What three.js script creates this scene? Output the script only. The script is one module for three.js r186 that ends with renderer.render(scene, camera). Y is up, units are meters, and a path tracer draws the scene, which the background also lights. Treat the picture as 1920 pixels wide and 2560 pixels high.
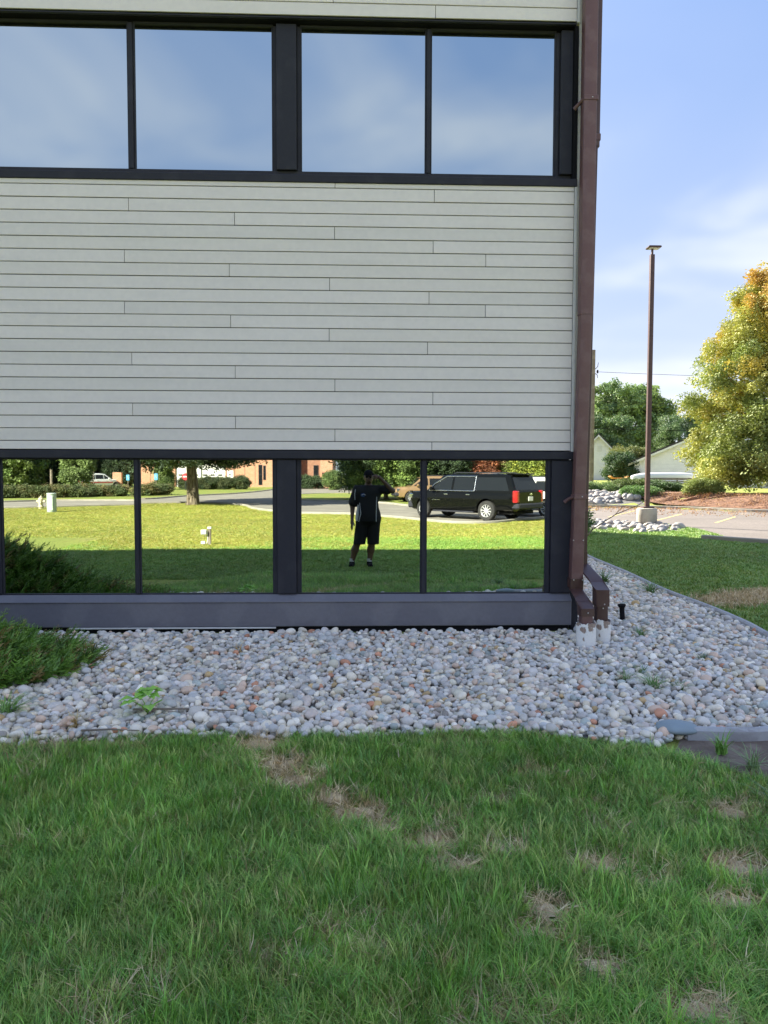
import * as THREE from 'three';
import { mergeGeometries, mergeVertices, toCreasedNormals } from 'three/addons/utils/BufferGeometryUtils.js';
import { MarchingCubes } from 'three/addons/objects/MarchingCubes.js';
import { Brush, Evaluator, SUBTRACTION } from 'three-bvh-csg';

// ---------------------------------------------------------------- camera, sky, sun, exposure
const scene = new THREE.Scene();
const camera = new THREE.PerspectiveCamera(69.37, 0.75, 0.05, 1200);
camera.position.set(0, 1.748, 6.75);
camera.rotation.set(THREE.MathUtils.degToRad(-2.95), THREE.MathUtils.degToRad(-2.0), THREE.MathUtils.degToRad(0.13), 'YXZ');
const renderer = new THREE.WebGLRenderer({ antialias: true });
renderer.toneMapping = THREE.LinearToneMapping;
const EXPOSURE = 4.3;
renderer.toneMappingExposure = EXPOSURE;
renderer.shadowMap.enabled = true;

function rng(seed) { let s = seed | 0; return () => { s = (s + 0x6d2b79f5) | 0; let t = Math.imul(s ^ (s >>> 15), 1 | s); t = (t + Math.imul(t ^ (t >>> 7), 61 | t)) ^ t; return ((t ^ (t >>> 14)) >>> 0) / 4294967296; }; }
const hash = (x, y, s) => { let h = Math.imul(x | 0, 374761393) + Math.imul(y | 0, 668265263) + Math.imul(s | 0, 1274126177); h = Math.imul(h ^ (h >>> 13), 1274126177); return ((h ^ (h >>> 16)) >>> 0) / 4294967296; };
const sm = (t) => t * t * (3 - 2 * t), mix = (a, b, t) => a + (b - a) * t, clamp = (x, a = 0, b = 1) => Math.min(b, Math.max(a, x)), sstep = (a, b, x) => sm(clamp((x - a) / (b - a)));
function vnoise(x, y, s = 0, per = 0) {                      // value noise, tiling when per > 0
  const ix = Math.floor(x), iy = Math.floor(y), fx = sm(x - ix), fy = sm(y - iy), w = (v) => per ? ((v % per) + per) % per : v;
  return mix(mix(hash(w(ix), w(iy), s), hash(w(ix + 1), w(iy), s), fx), mix(hash(w(ix), w(iy + 1), s), hash(w(ix + 1), w(iy + 1), s), fx), fy);
}
function fbm(x, y, s = 0, oct = 4, per = 0) { let v = 0, a = 0.5, n = 0; for (let i = 0; i < oct; i++) { v += a * vnoise(x, y, s + i * 17, per); n += a; x *= 2; y *= 2; per *= 2; a *= 0.5; } return v / n; }

const SUN = new THREE.Vector3(-0.54, 0.54, -0.645).normalize();
{ // sky: clear air with thin streaky high cloud
  const W = 1024, H = 512, data = new Float32Array(W * H * 4);
  for (let row = 0; row < H; row++) {
    const up = ((row + 0.5) / H - 0.5) * Math.PI, y = Math.sin(up);
    for (let col = 0; col < W; col++) {
      const a = ((col + 0.5) / W - 0.5) * 2 * Math.PI, x = Math.cos(a) * Math.cos(up), z = Math.sin(a) * Math.cos(up);
      const e = Math.max(0, y), cs = x * SUN.x + y * SUN.y + z * SUN.z, hz = Math.exp(-e * 3.5);
      let c = [mix(0.11, 0.82, hz), mix(0.28, 0.88, hz), mix(0.69, 0.96, hz)];
      const glow = 1.1 * Math.pow(Math.max(0, cs), 5) + 0.06 * Math.max(0, cs);
      c = c.map((v, i) => v + glow * [0.5, 0.48, 0.42][i]);
      const k = 1 / (e + 0.12), px = x * k, pz = z * k;
      const wx = fbm(px * 0.8 + 3.1, pz * 0.8 + 1.7, 5, 3) - 0.5, wz = fbm(px * 0.8 + 9.2, pz * 0.8 + 4.4, 8, 3) - 0.5;
      const u = px * 0.9 + pz * 0.35 + wx * 1.5, v = (-px * 0.35 + pz * 0.9) * 2.1 + wz * 1.5;
      const broad = fbm(u * 0.55 + 2.2, v * 0.3 + 7.7, 21, 4), fine = fbm(u * 2.2, v * 1.6 + wx * 3, 33, 5);
      const cl = clamp(sstep(0.41, 0.80, broad * 0.66 + fine * 0.34) * 0.95 + 0.1 * fine);
      const white = [1.06 + glow * 0.6, 1.05 + glow * 0.58, 1.05 + glow * 0.5];
      for (let i = 0; i < 3; i++) {
        let q = mix(c[i], white[i], cl * 0.80);
        if (y < 0) q = mix(q, [0.28, 0.27, 0.22][i], sstep(0, -0.05, y));
        data[(row * W + col) * 4 + i] = q / EXPOSURE * 1.24;
      }
      data[(row * W + col) * 4 + 3] = 1;
    }
  }
  const t = new THREE.DataTexture(data, W, H, THREE.RGBAFormat, THREE.FloatType);
  t.mapping = THREE.EquirectangularReflectionMapping; t.magFilter = THREE.LinearFilter; t.minFilter = THREE.LinearFilter; t.needsUpdate = true;
  scene.background = t; scene.environment = t;
}
const sun = new THREE.DirectionalLight(new THREE.Color(1.0, 0.92, 0.77), 5.0);
sun.position.copy(SUN).multiplyScalar(120); sun.castShadow = true; sun.shadow.radius = 1;
sun.shadow.mapSize.set(4096, 4096);
Object.assign(sun.shadow.camera, { left: -90, right: 90, top: 90, bottom: -90, near: 1, far: 320 });
scene.add(sun, sun.target);

// ---------------------------------------------------------------- helpers
const V3 = (x, y, z) => new THREE.Vector3(x, y, z);
const used = new Map();
function numbered(n) { const k = used.get(n) || 0; used.set(n, k + 1); return k ? n + '_' + String(k).padStart(3, '0') : n; }
function shade(o) { o.traverse((m) => { if (m.isMesh) { m.castShadow = true; m.receiveShadow = true; } }); return o; }
function tag(o, label, category, group, kind) { if (label) o.userData.label = label; if (category) o.userData.category = category; if (group) o.userData.group = group; if (kind) o.userData.kind = kind; return o; }
function thing(name, label, category, [x, y, z] = [0, 0, 0], turn = 0, group) {
  const o = new THREE.Group(); o.name = numbered(name); o.position.set(x, y, z); o.rotation.y = turn; scene.add(o); return tag(o, label, category, group);
}
function clean(g) { if (g.index) g = g.toNonIndexed(); for (const k of Object.keys(g.attributes)) if (!['position', 'normal', 'uv'].includes(k)) g.deleteAttribute(k); if (!g.attributes.normal) g.computeVertexNormals(); if (!g.attributes.uv) g.setAttribute('uv', new THREE.BufferAttribute(new Float32Array(g.attributes.position.count * 2), 2)); g.morphAttributes = {}; g.clearGroups?.(); return g; }
function uvm(g) {                                            // uv in metres from the dominant side of each triangle
  const p = g.attributes.position, uv = g.attributes.uv, a = V3(), b = V3(), c = V3(), n = V3();
  for (let i = 0; i < p.count; i += 3) {
    a.fromBufferAttribute(p, i); b.fromBufferAttribute(p, i + 1); c.fromBufferAttribute(p, i + 2);
    n.subVectors(b, a).cross(c.clone().sub(a)); const X = Math.abs(n.x), Y = Math.abs(n.y), Z = Math.abs(n.z);
    for (let k = 0; k < 3; k++) { const q = [a, b, c][k]; if (X > Y && X > Z) uv.setXY(i + k, q.z, q.y); else if (Y > Z) uv.setXY(i + k, q.x, q.z); else uv.setXY(i + k, q.x, q.y); }
  }
  return g;
}
function join(gs, keepUv) { gs = [].concat(gs).map(clean); const g = gs.length > 1 ? mergeGeometries(gs) : gs[0]; return keepUv ? g : uvm(g); }
function part(name, gs, m, parent, label) { const o = new THREE.Mesh(join(gs), m); o.name = name; o.castShadow = o.receiveShadow = true; (parent || scene).add(o); if (!parent) o.name = numbered(name); if (label) o.userData.label = label; return o; }
function partUv(name, gs, m, parent) { const o = new THREE.Mesh(join(gs, true), m); o.name = parent ? name : numbered(name); o.castShadow = o.receiveShadow = true; (parent || scene).add(o); return o; }
function struct(name, gs, m) { const o = part(name, gs, m); o.userData.kind = 'structure'; return o; }
function cbox(w, h, d, c = 0.004) {                           // box with chamfered edges, 44 triangles
  c = Math.min(c, w * 0.45, h * 0.45, d * 0.45);
  const H = [w / 2, h / 2, d / 2], pos = [];
  const P = (a, s, sb, sc) => { const p = [0, 0, 0], b = (a + 1) % 3, e = (a + 2) % 3; p[a] = s * H[a]; p[b] = sb * (H[b] - c); p[e] = sc * (H[e] - c); return p; };
  const tri = (p, q, r) => { const u = q.map((v, i) => v - p[i]), v = r.map((t, i) => t - p[i]), n = [u[1] * v[2] - u[2] * v[1], u[2] * v[0] - u[0] * v[2], u[0] * v[1] - u[1] * v[0]]; const dt = n[0] * (p[0] + q[0] + r[0]) + n[1] * (p[1] + q[1] + r[1]) + n[2] * (p[2] + q[2] + r[2]); pos.push(...(dt >= 0 ? [...p, ...q, ...r] : [...p, ...r, ...q])); };
  const quad = (p, q, r, s) => { tri(p, q, r); tri(p, r, s); };
  for (let a = 0; a < 3; a++) for (const s of [-1, 1]) quad(P(a, s, -1, -1), P(a, s, 1, -1), P(a, s, 1, 1), P(a, s, -1, 1));
  for (let a = 0; a < 3; a++) { const b = (a + 1) % 3; for (const s of [-1, 1]) for (const t of [-1, 1]) quad(P(a, s, t, -1), P(a, s, t, 1), P(b, t, 1, s), P(b, t, -1, s)); }
  for (const x of [-1, 1]) for (const y of [-1, 1]) for (const z of [-1, 1]) tri(P(0, x, y, z), P(1, y, z, x), P(2, z, x, y));
  const g = new THREE.BufferGeometry(); g.setAttribute('position', new THREE.Float32BufferAttribute(pos, 3)); g.computeVertexNormals(); return clean(g);
}
const bx = (x0, x1, y0, y1, z0, z1, c = 0.004) => cbox(x1 - x0, y1 - y0, z1 - z0, c).translate((x0 + x1) / 2, (y0 + y1) / 2, (z0 + z1) / 2);
function taper(pts, rad, seg = 8, cap = true) {               // tapered tube through points
  pts = pts.map((p) => p.isVector3 ? p : V3(...p)); const n = pts.length, pos = [], nor = [], idx = []; let up = V3(0.31, 0.2, 0.93);
  for (let i = 0; i < n; i++) {
    const d = V3().subVectors(pts[Math.min(n - 1, i + 1)], pts[Math.max(0, i - 1)]).normalize(); const u = up.clone().sub(d.clone().multiplyScalar(up.dot(d))).normalize(), w = V3().crossVectors(d, u); up = u;
    for (let k = 0; k <= seg; k++) { const a = k / seg * Math.PI * 2, e = u.clone().multiplyScalar(Math.cos(a)).add(w.clone().multiplyScalar(Math.sin(a))); pos.push(pts[i].x + e.x * rad[i], pts[i].y + e.y * rad[i], pts[i].z + e.z * rad[i]); nor.push(e.x, e.y, e.z); }
  }
  for (let i = 0; i < n - 1; i++) for (let k = 0; k < seg; k++) { const a = i * (seg + 1) + k, b = a + seg + 1; idx.push(a, a + 1, b, a + 1, b + 1, b); }
  if (cap) for (const [i, flip] of [[0, 1], [n - 1, 0]]) { const c = pos.length / 3, d = V3().subVectors(pts[i], pts[i ? i - 1 : 1]).normalize(); pos.push(pts[i].x, pts[i].y, pts[i].z); nor.push(d.x, d.y, d.z); for (let k = 0; k < seg; k++) { const a = i * (seg + 1) + k; flip ? idx.push(c, a + 1, a) : idx.push(c, a, a + 1); } }
  const g = new THREE.BufferGeometry(); g.setAttribute('position', new THREE.Float32BufferAttribute(pos, 3)); g.setAttribute('normal', new THREE.Float32BufferAttribute(nor, 3)); g.setIndex(idx); return clean(g);
}
const cyl = (r0, r1, h, seg = 16) => clean(new THREE.CylinderGeometry(r1, r0, h, seg).translate(0, h / 2, 0));
const lathe = (pts, seg = 24) => clean(new THREE.LatheGeometry(pts.map((p) => new THREE.Vector2(...p)), seg));
const ext = (pts, depth, bevel = 0) => clean(new THREE.ExtrudeGeometry(pts.isShape ? pts : new THREE.Shape(pts.map((p) => new THREE.Vector2(...p))), { depth, bevelEnabled: bevel > 0, bevelSize: bevel, bevelThickness: bevel, bevelSegments: 2, curveSegments: 10 }));

// ---------------------------------------------------------------- textures and materials
const toS = (v) => Math.round(255 * (v <= 0.0031308 ? v * 12.92 : 1.055 * Math.pow(clamp(v), 1 / 2.4) - 0.055));
function tex(n, metres, f, colour = true) {
  const d = new Uint8Array(n * n * 4);
  for (let y = 0; y < n; y++) for (let x = 0; x < n; x++) { const c = f(x / n, y / n), o = (y * n + x) * 4; if (colour) for (let i = 0; i < 3; i++) d[o + i] = toS(c[i]); else d[o] = d[o + 1] = d[o + 2] = Math.round(255 * clamp(c)); d[o + 3] = 255; }
  const t = new THREE.DataTexture(d, n, n); t.wrapS = t.wrapT = THREE.RepeatWrapping; t.magFilter = THREE.LinearFilter; t.minFilter = THREE.LinearMipmapLinearFilter; t.generateMipmaps = true; if (colour) t.colorSpace = THREE.SRGBColorSpace; t.repeat.set(1 / metres, 1 / metres); t.needsUpdate = true; return t;
}
const lin = (c, k) => c.map((v) => v * k), mixc = (a, b, t) => a.map((v, i) => mix(v, b[i], t));
const flat = (c, rough = 0.8, metal = 0, extra = {}) => { const m = new THREE.MeshPhysicalMaterial({ roughness: rough, metalness: metal, ...extra }); m.color.setRGB(...c); return m; };
const grainBump = tex(256, 0.5, (u, v) => fbm(u * 16, v * 16, 3, 4, 16), false);
function worn(base, other, metres, amt, rough, bump = 0.001, seed = 1, extra = {}) { // base colour with patches of another, grain on top
  const map = tex(512, metres, (u, v) => { const p = sstep(0.48, 0.72, fbm(u * 6, v * 6, seed, 5, 6)), g = 0.94 + 0.12 * fbm(u * 64, v * 64, seed + 9, 2, 64); return lin(mixc(base, other, p * amt), g); });
  return new THREE.MeshPhysicalMaterial({ map, roughness: rough, bumpMap: grainBump, bumpScale: bump, ...extra });
}
const M = {};
M.siding = (() => { const map = tex(512, 3.1, (u, v) => { const st = sstep(0.55, 0.85, fbm(u * 5, v * 40, 7, 4, 5)), q = fbm(u * 12, v * 12, 12, 4, 12), g = 0.965 + 0.07 * fbm(u * 96, v * 96, 4, 2, 96); return lin(mixc([0.82, 0.765, 0.715], [0.73, 0.685, 0.645], st * 0.35 + q * 0.25), g); }); return new THREE.MeshPhysicalMaterial({ map, roughness: 0.55, bumpMap: grainBump, bumpScale: 0.0006 }); })();
M.sheath = flat([0.13, 0.125, 0.115], 0.9);
M.trim = worn([0.70, 0.70, 0.67], [0.6, 0.6, 0.58], 1.3, 0.4, 0.5, 0.0004, 5);
M.char = worn([0.031, 0.032, 0.042], [0.048, 0.048, 0.058], 0.9, 0.5, 0.6, 0.0006, 11, { specularIntensity: 0.45 });
M.charPanel = worn([0.150, 0.150, 0.178], [0.195, 0.195, 0.218], 1.4, 0.55, 0.55, 0.0008, 13);
M.black = flat([0.012, 0.012, 0.014], 0.9, 0, { specularIntensity: 0.25 });
M.glass = flat([0.56, 0.61, 0.585], 0.010, 1);
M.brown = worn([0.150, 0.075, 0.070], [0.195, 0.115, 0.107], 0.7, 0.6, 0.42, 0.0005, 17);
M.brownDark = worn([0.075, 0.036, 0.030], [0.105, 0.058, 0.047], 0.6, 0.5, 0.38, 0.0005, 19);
M.screw = flat([0.6, 0.58, 0.55], 0.35, 0.8);
M.pvc = (() => { const map = tex(512, 0.55, (u, v) => { const drip = fbm(u * 9, v * 4, 41, 5, 0), s = sstep(0.55, 0.62, drip + 0.30 * (v - 0.80)); return lin(mixc([0.86, 0.86, 0.83], [0.22, 0.13, 0.08], s * 0.85), 0.93 + 0.1 * fbm(u * 40, v * 40, 2, 2)); }); map.wrapT = THREE.ClampToEdgeWrapping; map.repeat.set(1, 1); return new THREE.MeshPhysicalMaterial({ map, roughness: 0.5, side: THREE.DoubleSide }); })();
M.conc = worn([0.42, 0.39, 0.33], [0.30, 0.27, 0.22], 1.7, 0.7, 0.9, 0.003, 23);
M.kerb = worn([0.36, 0.33, 0.28], [0.26, 0.24, 0.20], 2.3, 0.6, 0.9, 0.003, 24);
M.asphalt = (() => { const map = tex(1024, 9, (u, v) => { const p = fbm(u * 7, v * 7, 31, 5, 7), s = fbm(u * 200, v * 200, 32, 2, 200), sp = hash(u * 1024, v * 1024, 5) > 0.93 ? 1.35 : 1; return lin(mixc([0.112, 0.098, 0.090], [0.165, 0.142, 0.128], p), (0.75 + 0.5 * s) * sp); }); return new THREE.MeshPhysicalMaterial({ map, roughness: 0.92, bumpMap: grainBump, bumpScale: 0.004 }); })();
M.drive = worn([0.235, 0.212, 0.175], [0.31, 0.28, 0.23], 6, 0.8, 0.92, 0.003, 30);
M.lawn = (() => { const map = tex(1024, 11, (u, v) => { const big = fbm(u * 9, v * 9, 51, 5, 9), dry = sstep(0.52, 0.72, fbm(u * 5, v * 5, 57, 5, 5)), f = fbm(u * 220, v * 220, 52, 3, 220); let c = mixc([0.19, 0.24, 0.038], [0.25, 0.285, 0.048], big); c = mixc(c, [0.34, 0.275, 0.075], dry * 0.6); return lin(c, 0.6 + 0.8 * f); }); return new THREE.MeshPhysicalMaterial({ map, roughness: 0.95, bumpMap: grainBump, bumpScale: 0.03 }); })();
M.soil = worn([0.15, 0.115, 0.09], [0.235, 0.19, 0.155], 0.8, 0.8, 0.95, 0.008, 61);
M.bed = worn([0.12, 0.115, 0.11], [0.2, 0.19, 0.18], 0.5, 0.7, 0.95, 0.01, 62);
M.mulch = worn([0.15, 0.075, 0.045], [0.28, 0.15, 0.08], 0.7, 0.8, 0.95, 0.02, 63);
M.bark = (() => { const map = tex(512, 0.8, (u, v) => { const r = fbm(u * 14, v * 3, 71, 5, 0); return mixc([0.10, 0.075, 0.05], [0.27, 0.22, 0.155], sstep(0.3, 0.7, r)); }), b = tex(256, 0.8, (u, v) => fbm(u * 14, v * 3, 71, 5, 0), false); return new THREE.MeshPhysicalMaterial({ map, roughness: 0.95, bumpMap: b, bumpScale: 0.03 }); })();
M.wood = worn([0.20, 0.165, 0.13], [0.30, 0.26, 0.215], 0.9, 0.7, 0.85, 0.003, 73);
M.brick = (() => { const map = tex(1024, 2.4, (u, v) => { const row = Math.floor(v * 32), fx = u * 10 + (row % 2) * 0.5, ix = Math.floor(fx), m = (fx - ix < 0.05 || v * 32 - row < 0.12) ? 1 : 0, h = hash(((ix % 10) + 10) % 10, row, 4); return m ? [0.42, 0.33, 0.26] : lin(mixc([0.40, 0.185, 0.105], [0.50, 0.25, 0.15], h), 0.9 + 0.2 * vnoise(u * 90, v * 90, 6)); }); return new THREE.MeshPhysicalMaterial({ map, roughness: 0.9 }); })();
M.brickDark = worn([0.25, 0.13, 0.085], [0.32, 0.18, 0.12], 1.1, 0.6, 0.9, 0.002, 77);
M.white = worn([0.72, 0.71, 0.67], [0.62, 0.61, 0.57], 1.9, 0.5, 0.55, 0.0005, 79);
M.houseWhite = worn([0.82, 0.81, 0.83], [0.75, 0.74, 0.76], 1.9, 0.5, 0.7, 0.0005, 80);
M.roof = worn([0.05, 0.045, 0.045], [0.085, 0.08, 0.075], 1.2, 0.6, 0.9, 0.004, 81);
M.darkGlass = flat([0.012, 0.014, 0.016], 0.04, 0, { specularIntensity: 0.8 });
M.tyre = worn([0.022, 0.022, 0.022], [0.05, 0.047, 0.043], 0.4, 0.6, 0.85, 0.001, 83);
M.chrome = flat([0.75, 0.75, 0.76], 0.12, 1);
M.yellow = worn([0.50, 0.40, 0.16], [0.24, 0.21, 0.15], 0.5, 0.9, 0.85, 0.001, 85);
M.leafMat = new THREE.MeshPhysicalMaterial({ roughness: 0.75, transmission: 0.3, thickness: 0, side: THREE.DoubleSide });
M.bladeMat = new THREE.MeshPhysicalMaterial({ roughness: 0.42, side: THREE.DoubleSide });
M.pebble = (() => { const map = tex(256, 0.12, (u, v) => lin([1, 1, 1], 0.78 + 0.3 * fbm(u * 7, v * 7, 91, 5, 7))); return new THREE.MeshPhysicalMaterial({ map, roughness: 0.62, bumpMap: grainBump, bumpScale: 0.0008 }); })();

// ---------------------------------------------------------------- terrain
const ZK = [-400, -60, -36, -17, -5, 0, 2.4, 6.75, 12, 22, 400], YK = [0.1, 0.1, 0.1, 0.15, 0.285, 0.295, 0.195, 0, -0.03, -0.12, -0.12];
function ground(x, z) {
  let i = 0; while (i < ZK.length - 2 && z > ZK[i + 1]) i++;
  let y = mix(YK[i], YK[i + 1], clamp((z - ZK[i]) / (ZK[i + 1] - ZK[i])));
  if (z < -25) { const edge = bankEdge(x); y += 0.55 * sstep(edge, edge - 3.2, z) + 0.6 * sstep(edge - 3, -70, z); }
  return y;
}
function bankEdge(x) { return x < 11.5 ? -29.6 : x < 15 ? mix(-29.6, -27.9, (x - 11.5) / 3.5) : mix(-27.9, -24.2, clamp((x - 15) / 3)) + Math.max(0, x - 18) * 0.45; }
function inPoly(x, z, poly) { let c = false; for (let i = 0, j = poly.length - 1; i < poly.length; j = i++) { const [xi, zi] = poly[i], [xj, zj] = poly[j]; if ((zi > z) !== (zj > z) && x < (xj - xi) * (z - zi) / (zj - zi) + xi) c = !c; } return c; }
function spline(pts, n) { return new THREE.CatmullRomCurve3(pts.map(([x, z]) => V3(x, 0, z)), false, 'centripetal').getPoints(n).map((p) => [p.x, p.z]); }
function drape(poly, lift, step = 1.2, rough = 0) {            // a sheet laid on the ground inside an outline, cut along it
  const sh = THREE.ShapeUtils.triangulateShape(poly.map((p) => new THREE.Vector2(...p)), []);
  let tris = sh.map((t) => t.map((i) => poly[i]));
  for (let pass = 0; pass < 9; pass++) { const out = []; let cut = false; for (const t of tris) { let best = -1, bl = step; for (let k = 0; k < 3; k++) { const a = t[k], b = t[(k + 1) % 3], dz = Math.abs(a[1] - b[1]), l = Math.max(dz, Math.hypot(a[0] - b[0], a[1] - b[1]) * 0.1); if (l > bl) { bl = l; best = k; } } if (best < 0) { out.push(t); continue; } cut = true; const a = t[best], b = t[(best + 1) % 3], c = t[(best + 2) % 3], m = [(a[0] + b[0]) / 2, (a[1] + b[1]) / 2]; out.push([a, m, c], [m, b, c]); } tris = out; if (!cut) break; }
  const pos = []; for (const t of tris) { const [a, b, c] = t, o = (b[0] - a[0]) * (c[1] - a[1]) - (b[1] - a[1]) * (c[0] - a[0]); for (const p of o < 0 ? [a, b, c] : [a, c, b]) pos.push(p[0], ground(...p) + lift, p[1]); }
  let g = new THREE.BufferGeometry(); g.setAttribute('position', new THREE.Float32BufferAttribute(pos, 3)); g.computeVertexNormals(); return clean(g);
}
function ribbon(pts, w, h, lift = 0, closed = false) {         // a kerb or edging that follows the ground
  const pos = [], n = pts.length, prof = [[-w / 2, -0.15], [-w / 2, h - 0.015], [-w / 2 + 0.015, h], [w / 2 - 0.015, h], [w / 2, h - 0.015], [w / 2, -0.15]], rings = [];
  for (let i = 0; i < n; i++) { const a = pts[Math.max(0, i - 1)], b = pts[Math.min(n - 1, i + 1)], dx = b[0] - a[0], dz = b[1] - a[1], l = Math.hypot(dx, dz) || 1, nx = -dz / l, nz = dx / l, y = ground(...pts[i]) + lift; rings.push(prof.map(([o, yy]) => [pts[i][0] + nx * o, y + yy, pts[i][1] + nz * o])); }
  const q = (a, b, c, d) => pos.push(...a, ...c, ...b, ...a, ...d, ...c);
  for (let i = 0; i < n - 1; i++) for (let k = 0; k < prof.length - 1; k++) q(rings[i][k], rings[i + 1][k], rings[i + 1][k + 1], rings[i][k + 1]);
  for (const r of [rings[0], rings[n - 1]]) for (let k = 1; k < prof.length - 1; k++) pos.push(...r[0], ...r[k], ...r[k + 1]);
  const g = new THREE.BufferGeometry(); g.setAttribute('position', new THREE.Float32BufferAttribute(pos, 3)); g.computeVertexNormals(); return clean(g);
}

// ---------------------------------------------------------------- setting: ground sheets
const gravelPoly = [[-34, 0.1], [1.9, 0.1], [1.99, 0.1], [1.99, -18.5], [4.6, -18.5], [4.35, -8.5], [3.96, -5.67], [3.84, -3.67], [3.71, -2.0], [3.70, -0.73], [3.6, 0.44], [3.5, 1.2], [3.05, 2.1], [2.45, 2.5], [1.9, 2.5], [1.71, 2.66], [1.31, 2.5], [0.93, 2.4], [0.0, 2.46], [-0.65, 2.43], [-1.16, 2.44], [-1.68, 2.48], [-2.3, 2.52], [-8, 2.6], [-34, 2.6]];
const lotPoly = spline([[8.5, -9.3], [9.6, -8.2], [14, -6.6], [45, -6]], 30).concat([[60, -6], [60, -18], [24, -20.5]], spline([[18, -24.0], [17.35, -24.3], [14.97, -27.7], [11.5, -29.4], [5, -29.4], [-10, -29.4]], 30), [[-10, -19.5], [5, -19.5]], spline([[7.6, -18.4], [9.6, -17.2], [9.7, -14.6], [9.3, -12.2], [8.75, -10.5], [8.5, -9.3]], 24));
const lawnEdge = spline([[-60, 24], [-30, 30], [-18.9, 33.0], [-13.2, 37.0], [-9.4, 38.4], [-6.5, 35.2], [-5.3, 31.2], [-4.0, 28.7], [-2.6, 27.7], [-0.5, 27.1], [1.1, 25.1], [2.5, 22.7], [3.3, 20.9], [4.2, 20.4], [5.2, 20.8], [6.4, 22.3], [8.2, 24.2], [14, 29], [30, 37], [70, 48]], 150);
const farEdge = spline([[-90, 40.5], [-40, 40.6], [-24, 41.1], [-20.7, 44.2], [-17, 44.6], [-14.6, 44.6], [-13.3, 50.8], [-10.6, 57.9], [-9.4, 66.8], [-9.0, 80], [-9.2, 86]], 80);
const island = spline([[-4.6, 45.0], [-1.9, 43.9], [1.5, 40.2], [3.0, 36.0], [6, 33.4], [11, 33.6], [22, 41], [30, 50], [24, 62], [8, 64.5], [-1.0, 64], [-4.8, 60.5], [-5.4, 52], [-4.6, 45.0]], 110);
{
  const xs = [-420, -200, -120, -80, -60, -40, -30, -20, -14, -10, -7, -5, -3, -1, 1, 2, 3, 4, 5, 6, 7, 8, 9, 10, 11, 12, 13, 14, 15, 16, 17, 18, 20, 23, 27, 32, 40, 60, 90, 140, 420];
  const zs = [-420, -150, -90, -70, -60, -52, -46, -42, -39, -37, -35, -34, -33, -32, -31, -30, -29, -28, -27, -26, -25, -24, -22, -20, -17, -14, -11, -8, -5, -2.5, 0, 1.2, 2.4, 3.4, 4.5, 5.6, 6.75, 9, 12, 15, 18, 22, 30, 40, 60, 90, 150, 420];
  const pos = [], idx = []; for (const z of zs) for (const x of xs) pos.push(x, ground(x, z) - (Math.abs(x) > 2 && z < -29 ? 0.0 : 0), z);
  const nx = xs.length; for (let j = 0; j < zs.length - 1; j++) for (let i = 0; i < nx - 1; i++) { const a = j * nx + i, b = a + nx; idx.push(a, b, a + 1, a + 1, b, b + 1); }
  const g = new THREE.BufferGeometry(); g.setAttribute('position', new THREE.Float32BufferAttribute(pos, 3)); g.setIndex(idx); g.computeVertexNormals();
  struct('lawn_ground', g, M.lawn);
}
const bed = struct('gravel_bed', drape(gravelPoly, 0.006, 0.8), M.bed);
struct('bare_soil', drape([[1.78, 2.72], [1.9, 2.53], [2.45, 2.53], [3.1, 2.13], [3.8, 2.3], [4.2, 3.4], [3.4, 3.9], [2.7, 3.5], [2.2, 3.12], [1.95, 2.93]], 0.006, 0.5), M.soil);
const lot = struct('parking_lot', drape(lotPoly, 0.008, 2), M.asphalt);
const road = struct('driveway', drape([...lawnEdge, [70, 110], [-9.2, 110], [-9.2, 86], ...[...farEdge].reverse().slice(1), [-90, 24]], 0.008, 6), M.drive);
struct('grass_island', drape(island.slice(0, -1), 0.05, 4), M.lawn);
struct('mulch_bank', drape(spline([[14.4, -29.3], [15.2, -28.2], [17.6, -24.9], [20, -23.6], [30, -19.5]], 20).concat([[30, -24], [22, -29], [17, -33], [14.2, -31.8]]), 0.13, 0.5), M.mulch);
for (const [nm, pts] of [['kerb', lawnEdge.filter((p) => p[0] > -45 && p[0] < 45)], ['kerb', farEdge], ['kerb', island]]) { const k = struct(nm, ribbon(pts, 0.16, 0.10), M.kerb); k.name = nm + (nm === k.name ? '' : k.name.slice(nm.length)); }
struct('kerb', ribbon(spline([[8.1, -10.3], [8.6, -9.4], [9.6, -8.3], [14, -6.7], [45, -6.1]], 40), 0.16, 0.11), M.kerb);
struct('kerb', ribbon(spline([[-10, -29.5], [5, -29.5], [11.5, -29.5], [14.97, -27.8], [17.35, -24.4], [20, -22.6], [30, -18.3]], 60), 0.16, 0.13), M.kerb);
for (const [a, b] of [[[9.36, -20.58], [12.3, -25.7]], [[10.35, -18.54], [13.2, -22.9]], [[11.75, -17.15], [14.3, -20.8]], [[13.3, -15.6], [15.9, -19.2]], [[8.4, -22.4], [11.2, -27.4]]]) { // painted bay lines
  const dx = b[0] - a[0], dz = b[1] - a[1], l = Math.hypot(dx, dz), nx = -dz / l * 0.05, nz = dx / l * 0.05;
  part('bay_line', drape([[a[0] + nx, a[1] + nz], [b[0] + nx, b[1] + nz], [b[0] - nx, b[1] - nz], [a[0] - nx, a[1] - nz]], 0.014, 1), M.yellow, lot);
}

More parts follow.
